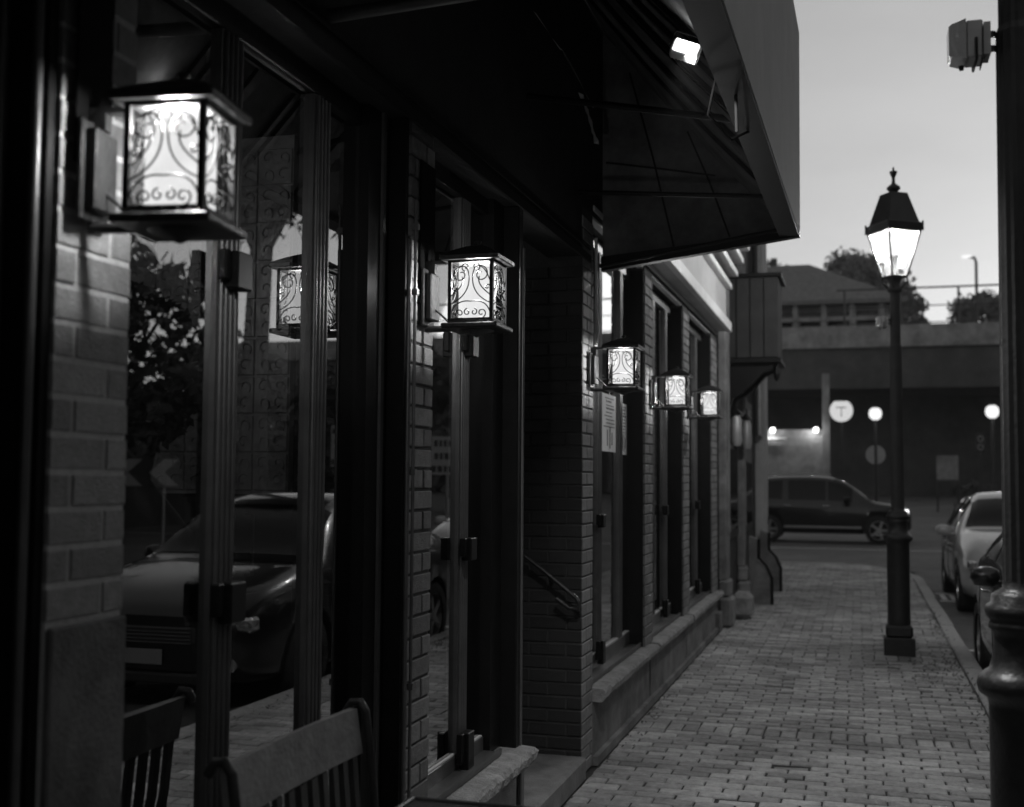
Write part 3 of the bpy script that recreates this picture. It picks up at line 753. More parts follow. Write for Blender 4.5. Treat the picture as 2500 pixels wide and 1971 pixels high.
for s in (-1, 1): m.bbox(s * .287, s * .300, -.31, .31, .732, .766, .003); m.bbox(-.285, .285, s * .302, s * .314, .732, .766, .003)
m.build('rim', M['alu'], tb)
m = MB(); m.lathe([(.2, -.022), (.19, .0), (.03, .03), (.025, .7), (.1, .734)], 20); m.build('pedestal', M['iron'], tb)

# ================================================================== street lamps
def floodbox(loc, label, sc=1.0):
    t = thing('floodlight', label, 'floodlight', loc, 0, 'floodlights clamped to the lamp posts'); t.scale = (sc,) * 3
    m = MB(); m.bbox(-.075, -.032, -.045, .045, -.052, .052, .004)
    for k in range(5): m.box(-.03 , -.012, -.04 + k * .018, -.036 + k * .018, -.045, .045)
    m.build('housing', M['plastic'], t)
    m = MB(); pr = [(-.1195, .040), (-.112, .046), (-.095, .050), (-.0755, .056)]
    vs = [(x, sy * h * .9, sz * h) for x, h in pr for sy, sz in ((-1, -1), (1, -1), (1, 1), (-1, 1))]
    m.add(vs, [(i * 4 + k, i * 4 + (k + 1) % 4, i * 4 + 4 + (k + 1) % 4, i * 4 + 4 + k) for i in range(3) for k in range(4)] + [(0, 1, 2, 3)]); m.build('lamp_lens', M['lens'], t)
    m = MB(); m.tube([(-.05, -.05, .0), (-.05, -.052, -.06), (-.05, .052, -.06), (-.05, .05, 0)], .004, 6); m.lathe([(.006, -.072), (.008, -.06)], 8, -.085, 0)
    m.box(-.034, -.031, -.05, .05, -.06, .03)
    for z in (.022, -.018): m.tube([(-.032, 0, z), (-.004, 0, z), (.01, .02, z)], .007, 6); m.tube([(-.006, 0, z - .006), (-.006, 0, z + .006)], .012, 8)
    m.build('bracket', M['iron'], t); return t
def make_street_lamp(loc, label):
    t = thing('street_lamp', label, 'street lamp', loc, 0, 'cast iron street lamps on the pavement')
    m = MB(); m.bbox(-.135, .135, -.135, .135, -.01, .16, .01); m.bbox(-.118, .118, -.118, .118, .162, .27, .02); m.build('base', M['iron'], t)
    m = MB()
    prof = [(.1, .27), (.103, .30), (.1, .34), (.1, 1.0), (.104, 1.02), (.125, 1.035), (.130, 1.055), (.126, 1.075), (.112, 1.088), (.098, 1.098), (.088, 1.13), (.085, 1.17), (.088, 1.195), (.098, 1.205), (.098, 1.218), (.092, 1.224), (.103, 1.235), (.107, 1.25), (.102, 1.265), (.092, 1.272), (.09, 1.292), (.075, 1.302), (.062, 1.31), (.0595, 1.33)]
    m.lathe(prof, 32); m.build('pedestal', M['iron'], t)
    m = MB(); n = 32; vs = []; fs = []
    zs = [1.33, 2.2, 2.82, 2.84, 3.1, 3.34]; rs = [.0595, .056, .053, .046, .045, .043]
    for z, rr in zip(zs, rs):
        for k in range(n): a = 2 * PI * k / n; q = rr * (1 - .05 * (k % 2)); vs.append((q * math.cos(a), q * math.sin(a), z))
    for i in range(len(zs) - 1):
        for k in range(n): fs.append((i * n + k, i * n + (k + 1) % n, (i + 1) * n + (k + 1) % n, (i + 1) * n + k))
    m.add(vs, fs); m.lathe([(.05, 3.32), (.07, 3.34), (.06, 3.36), (.045, 3.39), (.06, 3.44), (.085, 3.47)], 20); m.build('post', M['post_lit'], t)
    # lantern head
    rot = R(33); c_, s_ = math.cos(rot), math.sin(rot)
    def sqp(h, z): return [(x * c_ - y * s_, x * s_ + y * c_, z) for x, y in ((-h, -h), (h, -h), (h, h), (-h, h))]
    m = MB(); lo, hi = sqp(.078, 3.47), sqp(.168, 3.885)
    for k in range(4):
        m.tube([lo[k], hi[k]], .009, 6); m.tube([hi[k], hi[(k + 1) % 4]], .009, 6); m.tube([lo[k], lo[(k + 1) % 4]], .010, 6)
        a = math.atan2(lo[k][1], lo[k][0]); m.tube([(.055 * math.cos(a), .055 * math.sin(a), 3.36), (.115 * math.cos(a), .115 * math.sin(a), 3.42), lo[k]], .007, 6)
    m.lathe([(.045, 3.47), (.03, 3.52), (.03, 3.62), (.045, 3.66), (.04, 3.67)], 16)
    hd = m.build('lantern_frame', M['iron'], t)
    m = MB()
    for k in range(4): m.add([lo[k], lo[(k + 1) % 4], hi[(k + 1) % 4], hi[k]], [(0, 1, 2, 3)])
    m.build('lantern_glass', M['clear'], t)
    m = MB(); m.lathe([(.075, 3.672), (.105, 3.74), (.135, 3.82), (.142, 3.875)], 24); m.build('lamp_globe', M['glow'], t)
    m = MB()
    def ring(a, b):
        for k in range(4): m.add([a[k], a[(k + 1) % 4], b[(k + 1) % 4], b[k]], [(0, 1, 2, 3)])
    r0, r1, r2, r3 = sqp(.178, 3.89), sqp(.182, 3.955), sqp(.16, 3.97), sqp(.088, 4.25)
    ring(r0, r1); ring(r1, r2); ring(r2, r3); m.add(r3, [(0, 1, 2, 3)]); m.add(r0, [(3, 2, 1, 0)]); 
    for p in r1: m.tube([(p[0], p[1], p[2] - .07), (p[0], p[1], p[2] + .02)], .009, 6)
    m.build('roof', M['iron'], t)
    m = MB(); m.lathe([(.04, 4.25), (.036, 4.265), (.046, 4.28), (.062, 4.295), (.060, 4.315), (.035, 4.335), (.018, 4.35), (.014, 4.385), (.016, 4.405), (.024, 4.425), (.034, 4.45), (.036, 4.462), (.014, 4.468), (.008, 4.485), (.009, 4.497), (.0, 4.51)], 18); m.build('finial', M['iron'], t)
    return t
sl = make_street_lamp((.345, 11.45, 0), 'lit cast iron street lamp standing on the brick pavement near the curb')
light('street_lamp_light', (.345, 11.45, 3.80), 420 * LAMP, .06)
s2 = copy_tree(sl); s2.location = (.428, 3.425, 0); s2['label'] = 'large near lamp post cut off by the right edge with ringed pedestal'
floodbox((.428 - .057, 3.425, 2.80), 'grey square floodlight clamped to the near lamp post at the right edge')
floodbox((.345 - .052, 11.45, 3.05), 'small floodlight clamped below the lantern of the lit street lamp')

# ================================================================== cars
def cr(a, n):   # catmull through rows of tuples
    out_ = []; k = len(a[0])
    for i in range(len(a) - 1):
        p0, p1, p2, p3 = a[max(i - 1, 0)], a[i], a[i + 1], a[min(i + 2, len(a) - 1)]
        for j in range(n):
            t = j / n; out_.append(tuple(.5 * ((2 * p1[q]) + (-p0[q] + p2[q]) * t + (2 * p0[q] - 5 * p1[q] + 4 * p2[q] - p3[q]) * t * t + (-p0[q] + 3 * p1[q] - 3 * p2[q] + p3[q]) * t**3) for q in range(k)))
    out_.append(tuple(a[-1])); return out_
def make_car(name, label, cat, loc, rz, st, paint, wheels, wr, win, screens, group=None, lights='lens', extras=None, lit=False):
    """st rows: x, zbottom, zbelt, ztop, w_belt, w_top"""
    t = thing(name, label, cat, loc, rz, group)
    NS = 5; S = cr(st, NS)
    def sec(s):
        x, zb, ze, zt, wb, wt = s; h = ze - zb
        return [(x, 0, zb), (x, .55 * wb, zb), (x, .86 * wb, zb + .01), (x, .965 * wb, zb + .10 * h), (x, wb * .995, zb + .33 * h), (x, wb * 1.0, zb + .62 * h), (x, wb * .985, zb + .86 * h), (x, wb * .945, ze),
                (x, wb * .945 + (wt - wb * .945) * .5, ze + (zt - ze) * .52), (x, wt, ze + (zt - ze) * .86), (x, wt * .86, ze + (zt - ze) * .96), (x, wt * .5, zt - (zt - ze) * .008), (x, 0, zt)]
    NT_ = 13; rows = []
    for s in S:
        h = sec(s); full = h + [(p[0], -p[1], p[2]) for p in h[-2:0:-1]]; rows.append(full)
    NR = len(rows[0]); vs = [p for r in rows for p in r]
    fs = [(i * NR + k, i * NR + (k + 1) % NR, (i + 1) * NR + (k + 1) % NR, (i + 1) * NR + k) for i in range(len(rows) - 1) for k in range(NR)]
    m = MB(); m.add(vs, fs, 0, True); m.add(rows[0], [tuple(range(NR))], 0); m.add(rows[-1], [tuple(range(NR))[::-1]], 0)
    body = m.build('body', [paint], t)
    # weld end caps, cut wheel arches
    import bmesh as _b
    b = _b.new(); b.from_mesh(body.data); _b.ops.remove_doubles(b, verts=b.verts, dist=1e-5); _b.ops.recalc_face_normals(b, faces=b.faces); b.to_mesh(body.data); b.free()
    W = max(s[4] for s in st)
    cut = MB()
    for wx in wheels:
        for s in (-1, 1):
            c2 = [(wx + (wr + .055) * math.cos(2 * PI * k / 28), (wr + .01) + (wr + .055) * math.sin(2 * PI * k / 28)) for k in range(28)]
            cut.prism(c2, 'y', s * (W - .26), s * (W + .2))
    co = cut.build('cut', M['black'], None); co.parent = t
    md = body.modifiers.new('b', 'BOOLEAN'); md.object = co; md.operation = 'DIFFERENCE'; md.solver = 'EXACT'
    dg = bpy.context.evaluated_depsgraph_get(); dg.update()
    nm = bpy.data.meshes.new_from_object(body.evaluated_get(dg), depsgraph=dg)
    body.modifiers.clear()
    if len(nm.polygons) > 50: body.data = nm
    bpy.data.objects.remove(co)
    # glass patches
    def patch(nm_, i0, i1, k0, k1, mt, off=.004, mirror=True, sub=3):
        for sgn in ((1, -1) if mirror else (1,)):
            m = MB(); G = []
            for a in range(int(round((i1 - i0) * sub)) + 1):
                fi = min(i0 + a / sub, len(S) - 1.001); i = int(fi); f_ = fi - i; row_ = []
                for c in range(int(round((k1 - k0) * sub)) + 1):
                    fk = min(k0 + c / sub, 11.999); k = int(fk); e = fk - k
                    h0, h1 = sec(S[i]), sec(S[i + 1])
                    p = Vector(h0[k]).lerp(Vector(h0[k + 1]), e).lerp(Vector(h1[k]).lerp(Vector(h1[k + 1]), e), f_)
                    row_.append(p)
                G.append(row_)
            nr, nc = len(G), len(G[0]); P = []
            for a in range(nr):
                for c in range(nc):
                    du = G[min(a + 1, nr - 1)][c] - G[max(a - 1, 0)][c]; dv = G[a][min(c + 1, nc - 1)] - G[a][max(c - 1, 0)]
                    n_ = du.cross(dv); n_ = n_.normalized() if n_.length > 1e-9 else Vector((0, 0, 1))
                    if n_.dot(G[a][c] - Vector((G[a][c].x - .0, 0, .75))) < 0: n_ = -n_
                    q = G[a][c] + n_ * off; P.append((q.x, sgn * q.y, q.z))
            m.add(P, [(a * nc + c, a * nc + c + 1, (a + 1) * nc + c + 1, (a + 1) * nc + c) for a in range(nr - 1) for c in range(nc - 1)], 0, True)
            m.build(nm_, M[mt], t)
    for (i0, i1) in win: patch('side_window', i0 * NS, i1 * NS, 7.25, 8.9, 'car_glass')
    for nm_, i0, i1 in screens:
        # one pane across both halves
        m = MB(); G = []
        for a in range(int((i1 - i0) * NS * 2) + 1):
            fi = min(i0 * NS + a / 2, len(S) - 1.001); i = int(fi); f_ = fi - i
            h0, h1 = sec(S[i]), sec(S[i + 1]); half = []
            for k in (9, 9.5, 10, 10.5, 11, 11.5, 12):
                kk = min(int(k), 11); e = k - kk
                half.append(Vector(h0[kk]).lerp(Vector(h0[kk + 1]), e).lerp(Vector(h1[kk]).lerp(Vector(h1[kk + 1]), e), f_))
            G.append(half + [Vector((p.x, -p.y, p.z)) for p in half[-2::-1]])
        nr, nc = len(G), len(G[0]); P = []
        for a in range(nr):
            for c in range(nc):
                du = G[min(a + 1, nr - 1)][c] - G[max(a - 1, 0)][c]; dv = G[a][min(c + 1, nc - 1)] - G[a][max(c - 1, 0)]
                n_ = du.cross(dv).normalized()
                if n_.z < 0: n_ = -n_
                P.append(G[a][c] + n_ * .005)
        m.add(P, [(a * nc + c, a * nc + c + 1, (a + 1) * nc + c + 1, (a + 1) * nc + c) for a in range(nr - 1) for c in range(nc - 1)], 0, True)
        m.build(nm_, M['car_glass'], t)
    for wx in wheels:
        for s in (-1, 1):
            e = thing('wheel', None, None); 
            for k_ in ('label', 'category'):
                if k_ in e: del e[k_]
            e.parent = t; e.location = (wx, s * (W - .12), wr)
            m = MB(); n = 28; pr = [(wr * .68, -.1), (wr * .95, -.105), (wr, -.08), (wr, .08), (wr * .95, .105), (wr * .68, .1)]
            vs = [(r_2 * math.cos(2 * PI * k / n), y_, r_2 * math.sin(2 * PI * k / n)) for r_2, y_ in pr for k in range(n)]
            m.add(vs, [(i * n + k, i * n + (k + 1) % n, (i + 1) * n + (k + 1) % n, (i + 1) * n + k) for i in range(5) for k in range(n)], 0, True); m.build('tyre', M['tyre'], e)
            m = MB(); yo = s * .085
            vs = [(r_2 * math.cos(2 * PI * k / n), y_, r_2 * math.sin(2 * PI * k / n)) for r_2, y_ in ((wr * .7, yo), (wr * .64, yo), (wr * .62, yo * .2)) for k in range(n)]
            m.add(vs, [(i * n + k, i * n + (k + 1) % n, (i + 1) * n + (k + 1) % n, (i + 1) * n + k) for i in range(2) for k in range(n)])
            for k in range(5):
                a = 2 * PI * k / 5; d = Vector((math.cos(a), 0, math.sin(a))); q = Vector((-math.sin(a), 0, math.cos(a)))
                y1 = yo * .95; y2 = yo * .6
                P = [d * .03 + q * .035, d * wr * .65 + q * .028, d * wr * .65 - q * .028, d * .03 - q * .035]
                m.add([(p.x, y1, p.z) for p in P] + [(p.x, y2, p.z) for p in P], [(0, 1, 2, 3), (0, 4, 5, 1), (1, 5, 6, 2), (2, 6, 7, 3)])
            m.tube([(0, yo * .5, 0), (0, yo * 1.02, 0)], .05, 12); m.build('rim', M['rim'], e)
    # fittings
    xf = st[-1][0]; zl = st[-1][2]
    if extras: extras(t, xf, W, S, sec, patch, NS)
    return t

def sedan_fit(t, xf, W, S, sec, patch, NS):
    n = (len(S) - 1) / NS
    for s in (-1, 1):
        m = MB(); m.bbox(xf - .20, xf - .055, s * (W * .58), s * (W * .90), .60, .71, .02)
        m.build('headlight', M['car_lens'], t)
        m = MB(); m.tube([(xf - .06, s * W * .74, .37), (xf - .035, s * W * .74, .37)], .05, 14); m.build('fog_lamp', M['car_lens'], t)
        m = MB(); zc = 1.03; xm = .62; m.lathe([(.0, zc - .07), (.06, zc - .06), (.085, zc - .01), (.075, zc + .05), (.03, zc + .075), (0, zc + .078)], 12, 0, 0)
        m.v = [(xm + p[0] * .8, s * (W + .10) + p[1] * 1.25, p[2]) for p in m.v]; m.box(xm - .03, xm + .03, s * (W * .93), s * (W + .03), zc - .05, zc - .03); m.build('wing_mirror', S_PAINT, t)
    m = MB(); m.bbox(xf - .06, xf + .012, -.42, .42, .50, .64, .02); g_ = m.build('grille', M['signblack'], t)
    m = MB()
    for k in range(5): m.box(xf + .013, xf + .018, -.38, .38, .515 + k * .026, .522 + k * .026)
    m.build('grille_bars', M['chrome'], g_)
    m = MB(); m.bbox(xf + .02, xf + .03, -.16, .16, .36, .47, .003); pl_ = m.build('licence_plate', M['plate'], t)

    m = MB(); m.bbox(xf - .08, xf + .014, -.6, .6, .22, .30, .015); m.build('air_intake', M['signblack'], t)
    for s in (-1, 1):
        m = MB()
        for dx in (.35, -.55): m.bbox(dx, dx + .16, s * (W - .012), s * (W + .028), .83, .85, .006)
        m.build('door_handle', M['chrome'], t)
    for s in (-1, 1):
        for x_ in (1.02, .02, -.95):
            m = MB(); q = []
            i_ = min(range(len(S)), key=lambda i: abs(S[i][0] - x_)); h_ = sec(S[i_])
            m.tube([(p[0], s * (p[1] + .001), p[2]) for p in h_[3:8]], .004, 4); m.build('door_seam', M['signblack'], t)
    m = MB(); m.tube([(1.02, .1, .985), (.80, .55, 1.06), (.62, .62, 1.15)], .006, 5); m.tube([(1.02, -.45, .985), (.86, .0, 1.05)], .006, 5); m.build('wiper', M['signblack'], t)

sed = [(-2.30, .42, .82, .86, .62, .45), (-2.22, .28, .93, 1.02, .80, .62), (-1.75, .20, .97, 1.10, .89, .70), (-1.35, .18, .97, 1.26, .91, .66), (-.75, .17, .965, 1.43, .92, .60),
       (-.1, .17, .955, 1.47, .92, .60), (.35, .17, .95, 1.42, .92, .61), (.70, .17, .945, 1.26, .92, .66), (1.08, .17, .93, 1.00, .92, .76), (1.45, .18, .885, .96, .91, .72),
       (1.95, .20, .80, .86, .87, .68), (2.20, .24, .70, .75, .78, .58), (2.30, .32, .62, .66, .62, .45)]
S_PAINT = M['car_black']
make_car('parked_car', 'black car parked nearest along the curb, mirrored in the first wide window', 'car', (1.90, 9.9, -.14), -PI / 2, [(a, b, c * 1.04, d * 1.07, e, f) for a, b, c, d, e, f in sed], M['car_black'], (-1.42, 1.42), .33,
         [(3.0, 4.4), (4.55, 6.2)], [('windscreen', 6.35, 8.0), ('rear_window', 2.3, 3.7)], 'cars parked along the curb', extras=sedan_fit)
S_PAINT = M['car_white']
hatch = [(x * .93, zb + .02, ze + .03, zt + .10, wb, wt) for x, zb, ze, zt, wb, wt in sed]
hatch[1] = (-2.12, .30, .98, 1.2, .82, .66); hatch[2] = (-1.8, .22, 1.0, 1.38, .89, .64); hatch[3] = (-1.3, .2, 1.0, 1.5, .9, .62)
make_car('parked_car', 'white hatchback parked behind the black car with its wing mirror out', 'car', (2.14, 18.1, -.14), -PI / 2, hatch, M['car_white'], (-1.32, 1.32), .32,
         [(3.0, 4.4), (4.55, 6.2)], [('windscreen', 6.35, 8.0), ('rear_window', 1.4, 2.3)], 'cars parked along the curb', extras=sedan_fit)
# suv crossing
suv = [(-2.32, .50, 1.0, 1.05, .70, .5), (-2.25, .36, 1.08, 1.42, .86, .62), (-1.95, .28, 1.10, 1.66, .92, .62), (-1.4, .26, 1.08, 1.76, .94, .62), (-.6, .25, 1.06, 1.80, .94, .63), (.1, .25, 1.05, 1.78, .94, .63),
       (.55, .25, 1.04, 1.66, .94, .65), (.95, .25, 1.03, 1.40, .94, .70), (1.30, .26, 1.02, 1.14, .94, .76), (1.75, .28, .99, 1.06, .92, .72), (2.12, .32, .92, .99, .86, .64), (2.26, .42, .80, .84, .70, .5)]
S_PAINT = M['car_grey']
def suv_fit(t, xf, W, S, sec, patch, NS):
    for s in (-1, 1):
        m = MB(); m.bbox(xf - .26, xf - .07, s * W * .62, s * W * .95, .82, .92, .02); m.build('headlight', M['headl'], t)
        m = MB(); m.bbox(-2.3, -2.18, s * W * .66, s * W * .93, .98, 1.12, .02); m.build('tail_light', M['lens'], t)
        m = MB(); m.bbox(.55, .72, s * (W + .02), s * (W + .2), 1.10, 1.25, .03); m.build('wing_mirror', M['car_grey'], t)
        m = MB()
        for dx in (.0, -1.0): m.bbox(dx, dx + .2, s * (W - .02), s * (W + .035), .98, 1.01, .008)
        m.build('door_handle', M['chrome'], t)
        m = MB(); m.bbox(-1.0, 1.0, s * (W - .03), s * (W + .012), .40, .46, .01); m.build('side_trim', M['rim'], t)
        m = MB(); m.tube([(-1.5, s * .6, 1.80), (-.6, s * .62, 1.85), (.2, s * .61, 1.82)], .015, 6); m.build('roof_rail', M['rim'], t)
make_car('suv', 'dark SUV driving across the far end of the pavement', 'car', (-.93, 33.6, -.14), 0, suv, M['car_grey'], (-1.42, 1.45), .37,
         [(2.0, 3.5), (3.65, 5.0), (5.1, 6.6)], [('windscreen', 5.4, 7.9), ('rear_window', .9, 1.8)], extras=suv_fit)

# ================================================================== neighbour building and box bay
nb = thing('corner_building', 'dark building past the restaurant with pilasters and a boxed bay on a bracket', 'building', (-A, 12.7, 0))
m = MB(); m.box(-4, -.02, .0, 5.7, 0, 6.2); m.box(-8, -4, -1, 5.7, 0, 6.2); m.build('wall', M['dwall'], nb)
for k, (y0, y1) in enumerate(((.15, .5), (2.2, 2.45), (4.9, 5.25), (5.42, 5.74))):
    m = MB(); x1 = .07 if k < 2 else .10
    m.bbox(-.018, x1, y0, y1, .5, 6.0, .01); m.box(x1 + .001, x1 + .012, y0 + .05, y1 - .05, 1.0, 5.8)
    m.bbox(-.018, x1 + .06, y0 - .03, y1 + .03, 0, .32, .03); m.bbox(-.018, x1 + .03, y0 - .015, y1 + .015, .322, .50, .02)
    m.build('pilaster', M['fascia'] if k > 1 else M['stucco'], nb)
for k in range(2):
    m = MB(); y0 = .8 + k * 2.0; m.box(-.018, .03, y0, y0 + 1.1, .9, 2.6); f = m.build('window', M['black'], nb)
    m = MB(); m.add([(.034, y0 + .08, 1.0), (.034, y0 + 1.02, 1.0), (.034, y0 + 1.02, 2.5), (.034, y0 + .08, 2.5)], [(0, 1, 2, 3)]); m.build('pane', M['car_glass'], f)
m = MB()
for y0 in (4.3, 4.55, 4.72): m.tube([(.10, y0, 2.2), (.10, y0, 6.1)], .04, 8)
m.build('downpipes', M['signback'], nb)
bb = thing('box_bay', 'dark boxed bay hanging out from the corner building on a carved bracket', 'bay', (-A, 13.25, 2.9))
m = MB(); m.bbox(.005, .60, 0, .75, .02, .92, .012); m.build('body', M['dwall'], bb)
m = MB()
for k in range(1, 4): m.box(.15 * k - .003, .15 * k + .003, -.012, -.001, .03, .91)
m.bbox(-.0, .64, -.03, .78, .922, .965, .008); m.bbox(.0, .63, -.02, .77, -.035, .018, .008); m.build('mouldings', M['black'], bb)
m = MB(); m.prism([(.005, -.037), (.55, -.037), (.53, -.10), (.42, -.14), (.33, -.24), (.2, -.36), (.1, -.42), (.06, -.56), (.005, -.62)], 'y', .05, .16); m.build('bracket', M['black'], bb)
m = MB(); m.prism([(.005, -.037), (.55, -.037), (.53, -.10), (.42, -.14), (.33, -.24), (.2, -.36), (.1, -.42), (.06, -.56), (.005, -.62)], 'y', .56, .67)
m.build('bracket', M['black'], bb)
m = MB(); m.lathe([(.0, -.24), (.03, -.2), (.035, -.14), (.02, -.06), (.02, -.037)], 10, .575, .1); m.build('pendant_knob', M['black'], bb)
# small wall sconces under the bay (unlit)
for k, (y0) in enumerate((.62, 1.9)):
    t = thing('wall_sconce', ['nearer unlit glass wall sconce below the boxed bay', 'farther unlit glass wall sconce below the boxed bay'][k], 'sconce', (-A + .0, 12.9 + y0 - .1, 1.95), 0, 'unlit sconces below the bay')
    m = MB(); m.lathe([(.05, 0), (.07, .06), (.06, .3), (.03, .36)], 8, .12, 0); m.build('glass', M['signback'], t); m = MB(); m.box(-.02, .1, -.015, .015, .36, .39); m.lathe([(.08, .36), (.02, .42), (0, .44)], 8, .12, 0); m.build('bracket', M['black'], t)
# stone block and corner guard posts
t = tag(MB() and (lambda m: (m.bbox(-1.40, -1.16, 13.6, 13.95, 0, .30, .06), m.build('stone_block', M['stone']))[1])(MB()), 'rough pale stone block at the foot of the corner building', 'block')
for k, y0 in enumerate((15.4, 17.2)):
    t = thing('wall_guard', ['curved stone guard against the corner building, nearer one', 'curved stone guard against the corner building, farther one'][k], 'guard', (-A + .085, y0, 0), 0, 'curved guards along the corner building')
    m = MB(); m.prism([(0, 0), (.26, 0), (.26, .32), (.20, .46), (.10, .56), (.10, .8), (0, .85)], 'y', 0, .3); m.build('stone', M['stucco'], t)
    m = MB(); m.tube([(.285, -.02, 0), (.285, -.02, .33), (.22, -.02, .48), (.125, -.02, .58), (.125, -.02, .82)], .02, 6); m.build('edge_strip', M['black'], t)

# ================================================================== far end of the street
rt = MB  # alias
br = thing('rail_bridge', 'long dark concrete bridge crossing above the far road', 'bridge', (0, 65, .6))
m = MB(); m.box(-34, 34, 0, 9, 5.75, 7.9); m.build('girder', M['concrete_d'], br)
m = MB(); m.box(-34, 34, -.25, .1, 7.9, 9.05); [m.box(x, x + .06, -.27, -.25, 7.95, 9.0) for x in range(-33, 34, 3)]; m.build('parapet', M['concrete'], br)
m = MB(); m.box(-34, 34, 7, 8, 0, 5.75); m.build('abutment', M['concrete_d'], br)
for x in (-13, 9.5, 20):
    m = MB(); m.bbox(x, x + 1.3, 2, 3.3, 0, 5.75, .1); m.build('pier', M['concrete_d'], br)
fn = thing('railing', 'thin metal railing along the top of the far bridge', 'railing', (0, 65, 9.65))
m = MB(); m.tube([(-1, 0, 1.95), (26, 0, 1.95)], .05, 6); m.tube([(-1, 0, 1.0), (26, 0, 1.0)], .03, 6); m.tube([(-1, 0, .12), (26, 0, .12)], .03, 6); m.build('rails', M['iron'], fn)
for i in range(9):
    m = MB(); m.tube([(-.6 + i * 2.85, 0, 0), (-.6 + i * 2.85, 0, 1.95)], .06, 6); m.build('post', M['iron'], fn)
# station house on the embankment left, behind the bridge
sh = thing('station_building', 'gabled station house standing above the bridge behind the boxed bay', 'building', (0, 78, .6))
m = MB(); m.box(-16, 2.0, 0, 10, 0, 12.0); m.build('wall', M['siding'], sh)
m = MB(); m.add([(-17, -1.4, 12.2), (3.0, -1.4, 12.2), (3.0, 11, 12.2), (-17, 11, 12.2), (-17, 2.5, 15.2), (-3.0, 2.5, 15.2), (-3.0, 6.5, 15.2), (-17, 6.5, 15.2)],
                [(0, 1, 5, 4), (1, 2, 6, 5), (2, 3, 7, 6), (4, 5, 6, 7), (0, 3, 2, 1)]); m.box(-17, 3.05, -1.5, -1.38, 11.95, 12.22); rf = m.build('roof', M['roof'], sh)
m = MB(); m.box(-8, -7.2, 4, 5, 15.0, 16.6); m.build('chimney', M['concrete_d'], rf)
m = MB(); m.box(-5.6, -5.2, 4, 4.6, 15, 16.0); m.build('chimney', M['concrete_d'], rf)
for i in range(6):
    x = -7.4 + i * 1.75; m = MB(); m.box(x, x + .32, -1.2, -.9, 9.0, 12.0); m.build('post', M['concrete'], sh)
m = MB(); m.box(-9, 2.6, -1.25, -1.0, 10.9, 11.15); m.build('beam', M['concrete'], sh)
for i in range(5):
    x = -7.0 + i * 1.75; m = MB(); m.box(x, x + 1.3, -.05, -.003, 9.4, 11.6); f = m.build('window', M['concrete_d'], sh)
    m = MB(); m.box(x + .08, x + 1.22, -.07, -.052, 9.5, 11.5); m.build('pane', M['car_glass'], f)
m = MB(); m.box(-3.4, -2.6, -.09, -.072, 10.0, 10.2); m.build('lit_strip', M['globe'], sh)

# lit concrete entrance wall under the bridge
ew = thing('entrance_wall', 'pale concrete station wall washed by two downlights under the bridge', 'wall', (0, 55, .28))
m = MB(); m.box(-9, -1.35, 0, .4, 0, 3.5); [m.box(x, x + .03, -.012, -.001, 0, 3.5) for x in (-6.1, -4.7, -3.3, -2.2)]; m.build('wall', M['concrete'], ew)
m = MB(); m.box(-1.52, -1.2, -.3, .0, 0, 6.0); m.build('column', M['concrete'], ew)
for k, x in enumerate((-3.95, -2.05)):
    m = MB(); m.lathe([(.07, 3.36), (.10, 3.44), (.10, 3.56), (.06, 3.58)], 12, x + .25, -.16); m.build('downlight', M['bulb'], ew)
    light('downlight_light', (x + .1, 55 - .45, 3.75), 28 * LAMP, .05)
m = MB(); m.tube([(-5.2, -.25, 3.06), (-3.1, -.25, 3.06)], .06, 8); m.build('handrail', M['trim'], ew)
# T sign
ts = thing('transit_sign', 'round lit white transit sign with a black T under the bridge', 'sign', (-.76, 60, .42))
m = MB(); ring = []
for k in range(40):
    a = 2 * PI * k / 40; x, z = .55 * math.cos(a), .55 * math.sin(a); z = min(z, .46); ring.append((x, 4.48 + z))
m.prism(ring, 'y', -.08, .08); m.build('face', M['tsign'], ts)
m = MB(); m.box(-.24, .24, -.092, -.083, 4.60, 4.65); m.box(-.025, .025, -.092, -.083, 4.18, 4.60); m.build('letter', M['signblack'], ts)
m = MB(); m.tube([(0, 0, 0), (0, 0, 3.94)], .06, 8); m.build('post', M['iron'], ts)
light('sign_light', (-.76, 59.6, 4.9), 6 * LAMP, .05)
def globe_lamp(loc, label, z, r_=.31):
    t = thing('globe_lamp', label, 'street lamp', loc, 0, 'globe lamps at the far road')
    m = MB(); m.lathe([(.12, z - r_), (r_ * .85, z - r_ * .6), (r_, z), (r_ * .85, z + r_ * .6), (r_ * .4, z + r_ * .95), (0, z + r_)], 18); m.build('lamp_globe', M['globe'], t)
    m = MB(); m.tube([(0, 0, 0), (0, 0, z - r_)], .07, 8); m.lathe([(.2, z + r_ * .9), (.02, z + r_ * 1.2), (0, z + r_ * 1.25)], 12); m.build('post', M['iron'], t)
    light('globe_light', (loc[0], loc[1] - .5, loc[2] + z), 20 * LAMP, .1)
globe_lamp((.83, 60, .42), 'lit globe lamp just right of the round T sign', 4.32)
globe_lamp((5.92, 58, .37), 'lit globe lamp by the right edge near the near lamp post', 4.32)
globe_lamp((15.8, 57, .3), 'globe lamp far across the road, mirrored in the second window', 5.2, .5)
globe_lamp((15.0, 54, .3), 'taller small globe lamp across the road, mirrored above the other one', 6.7, .22)
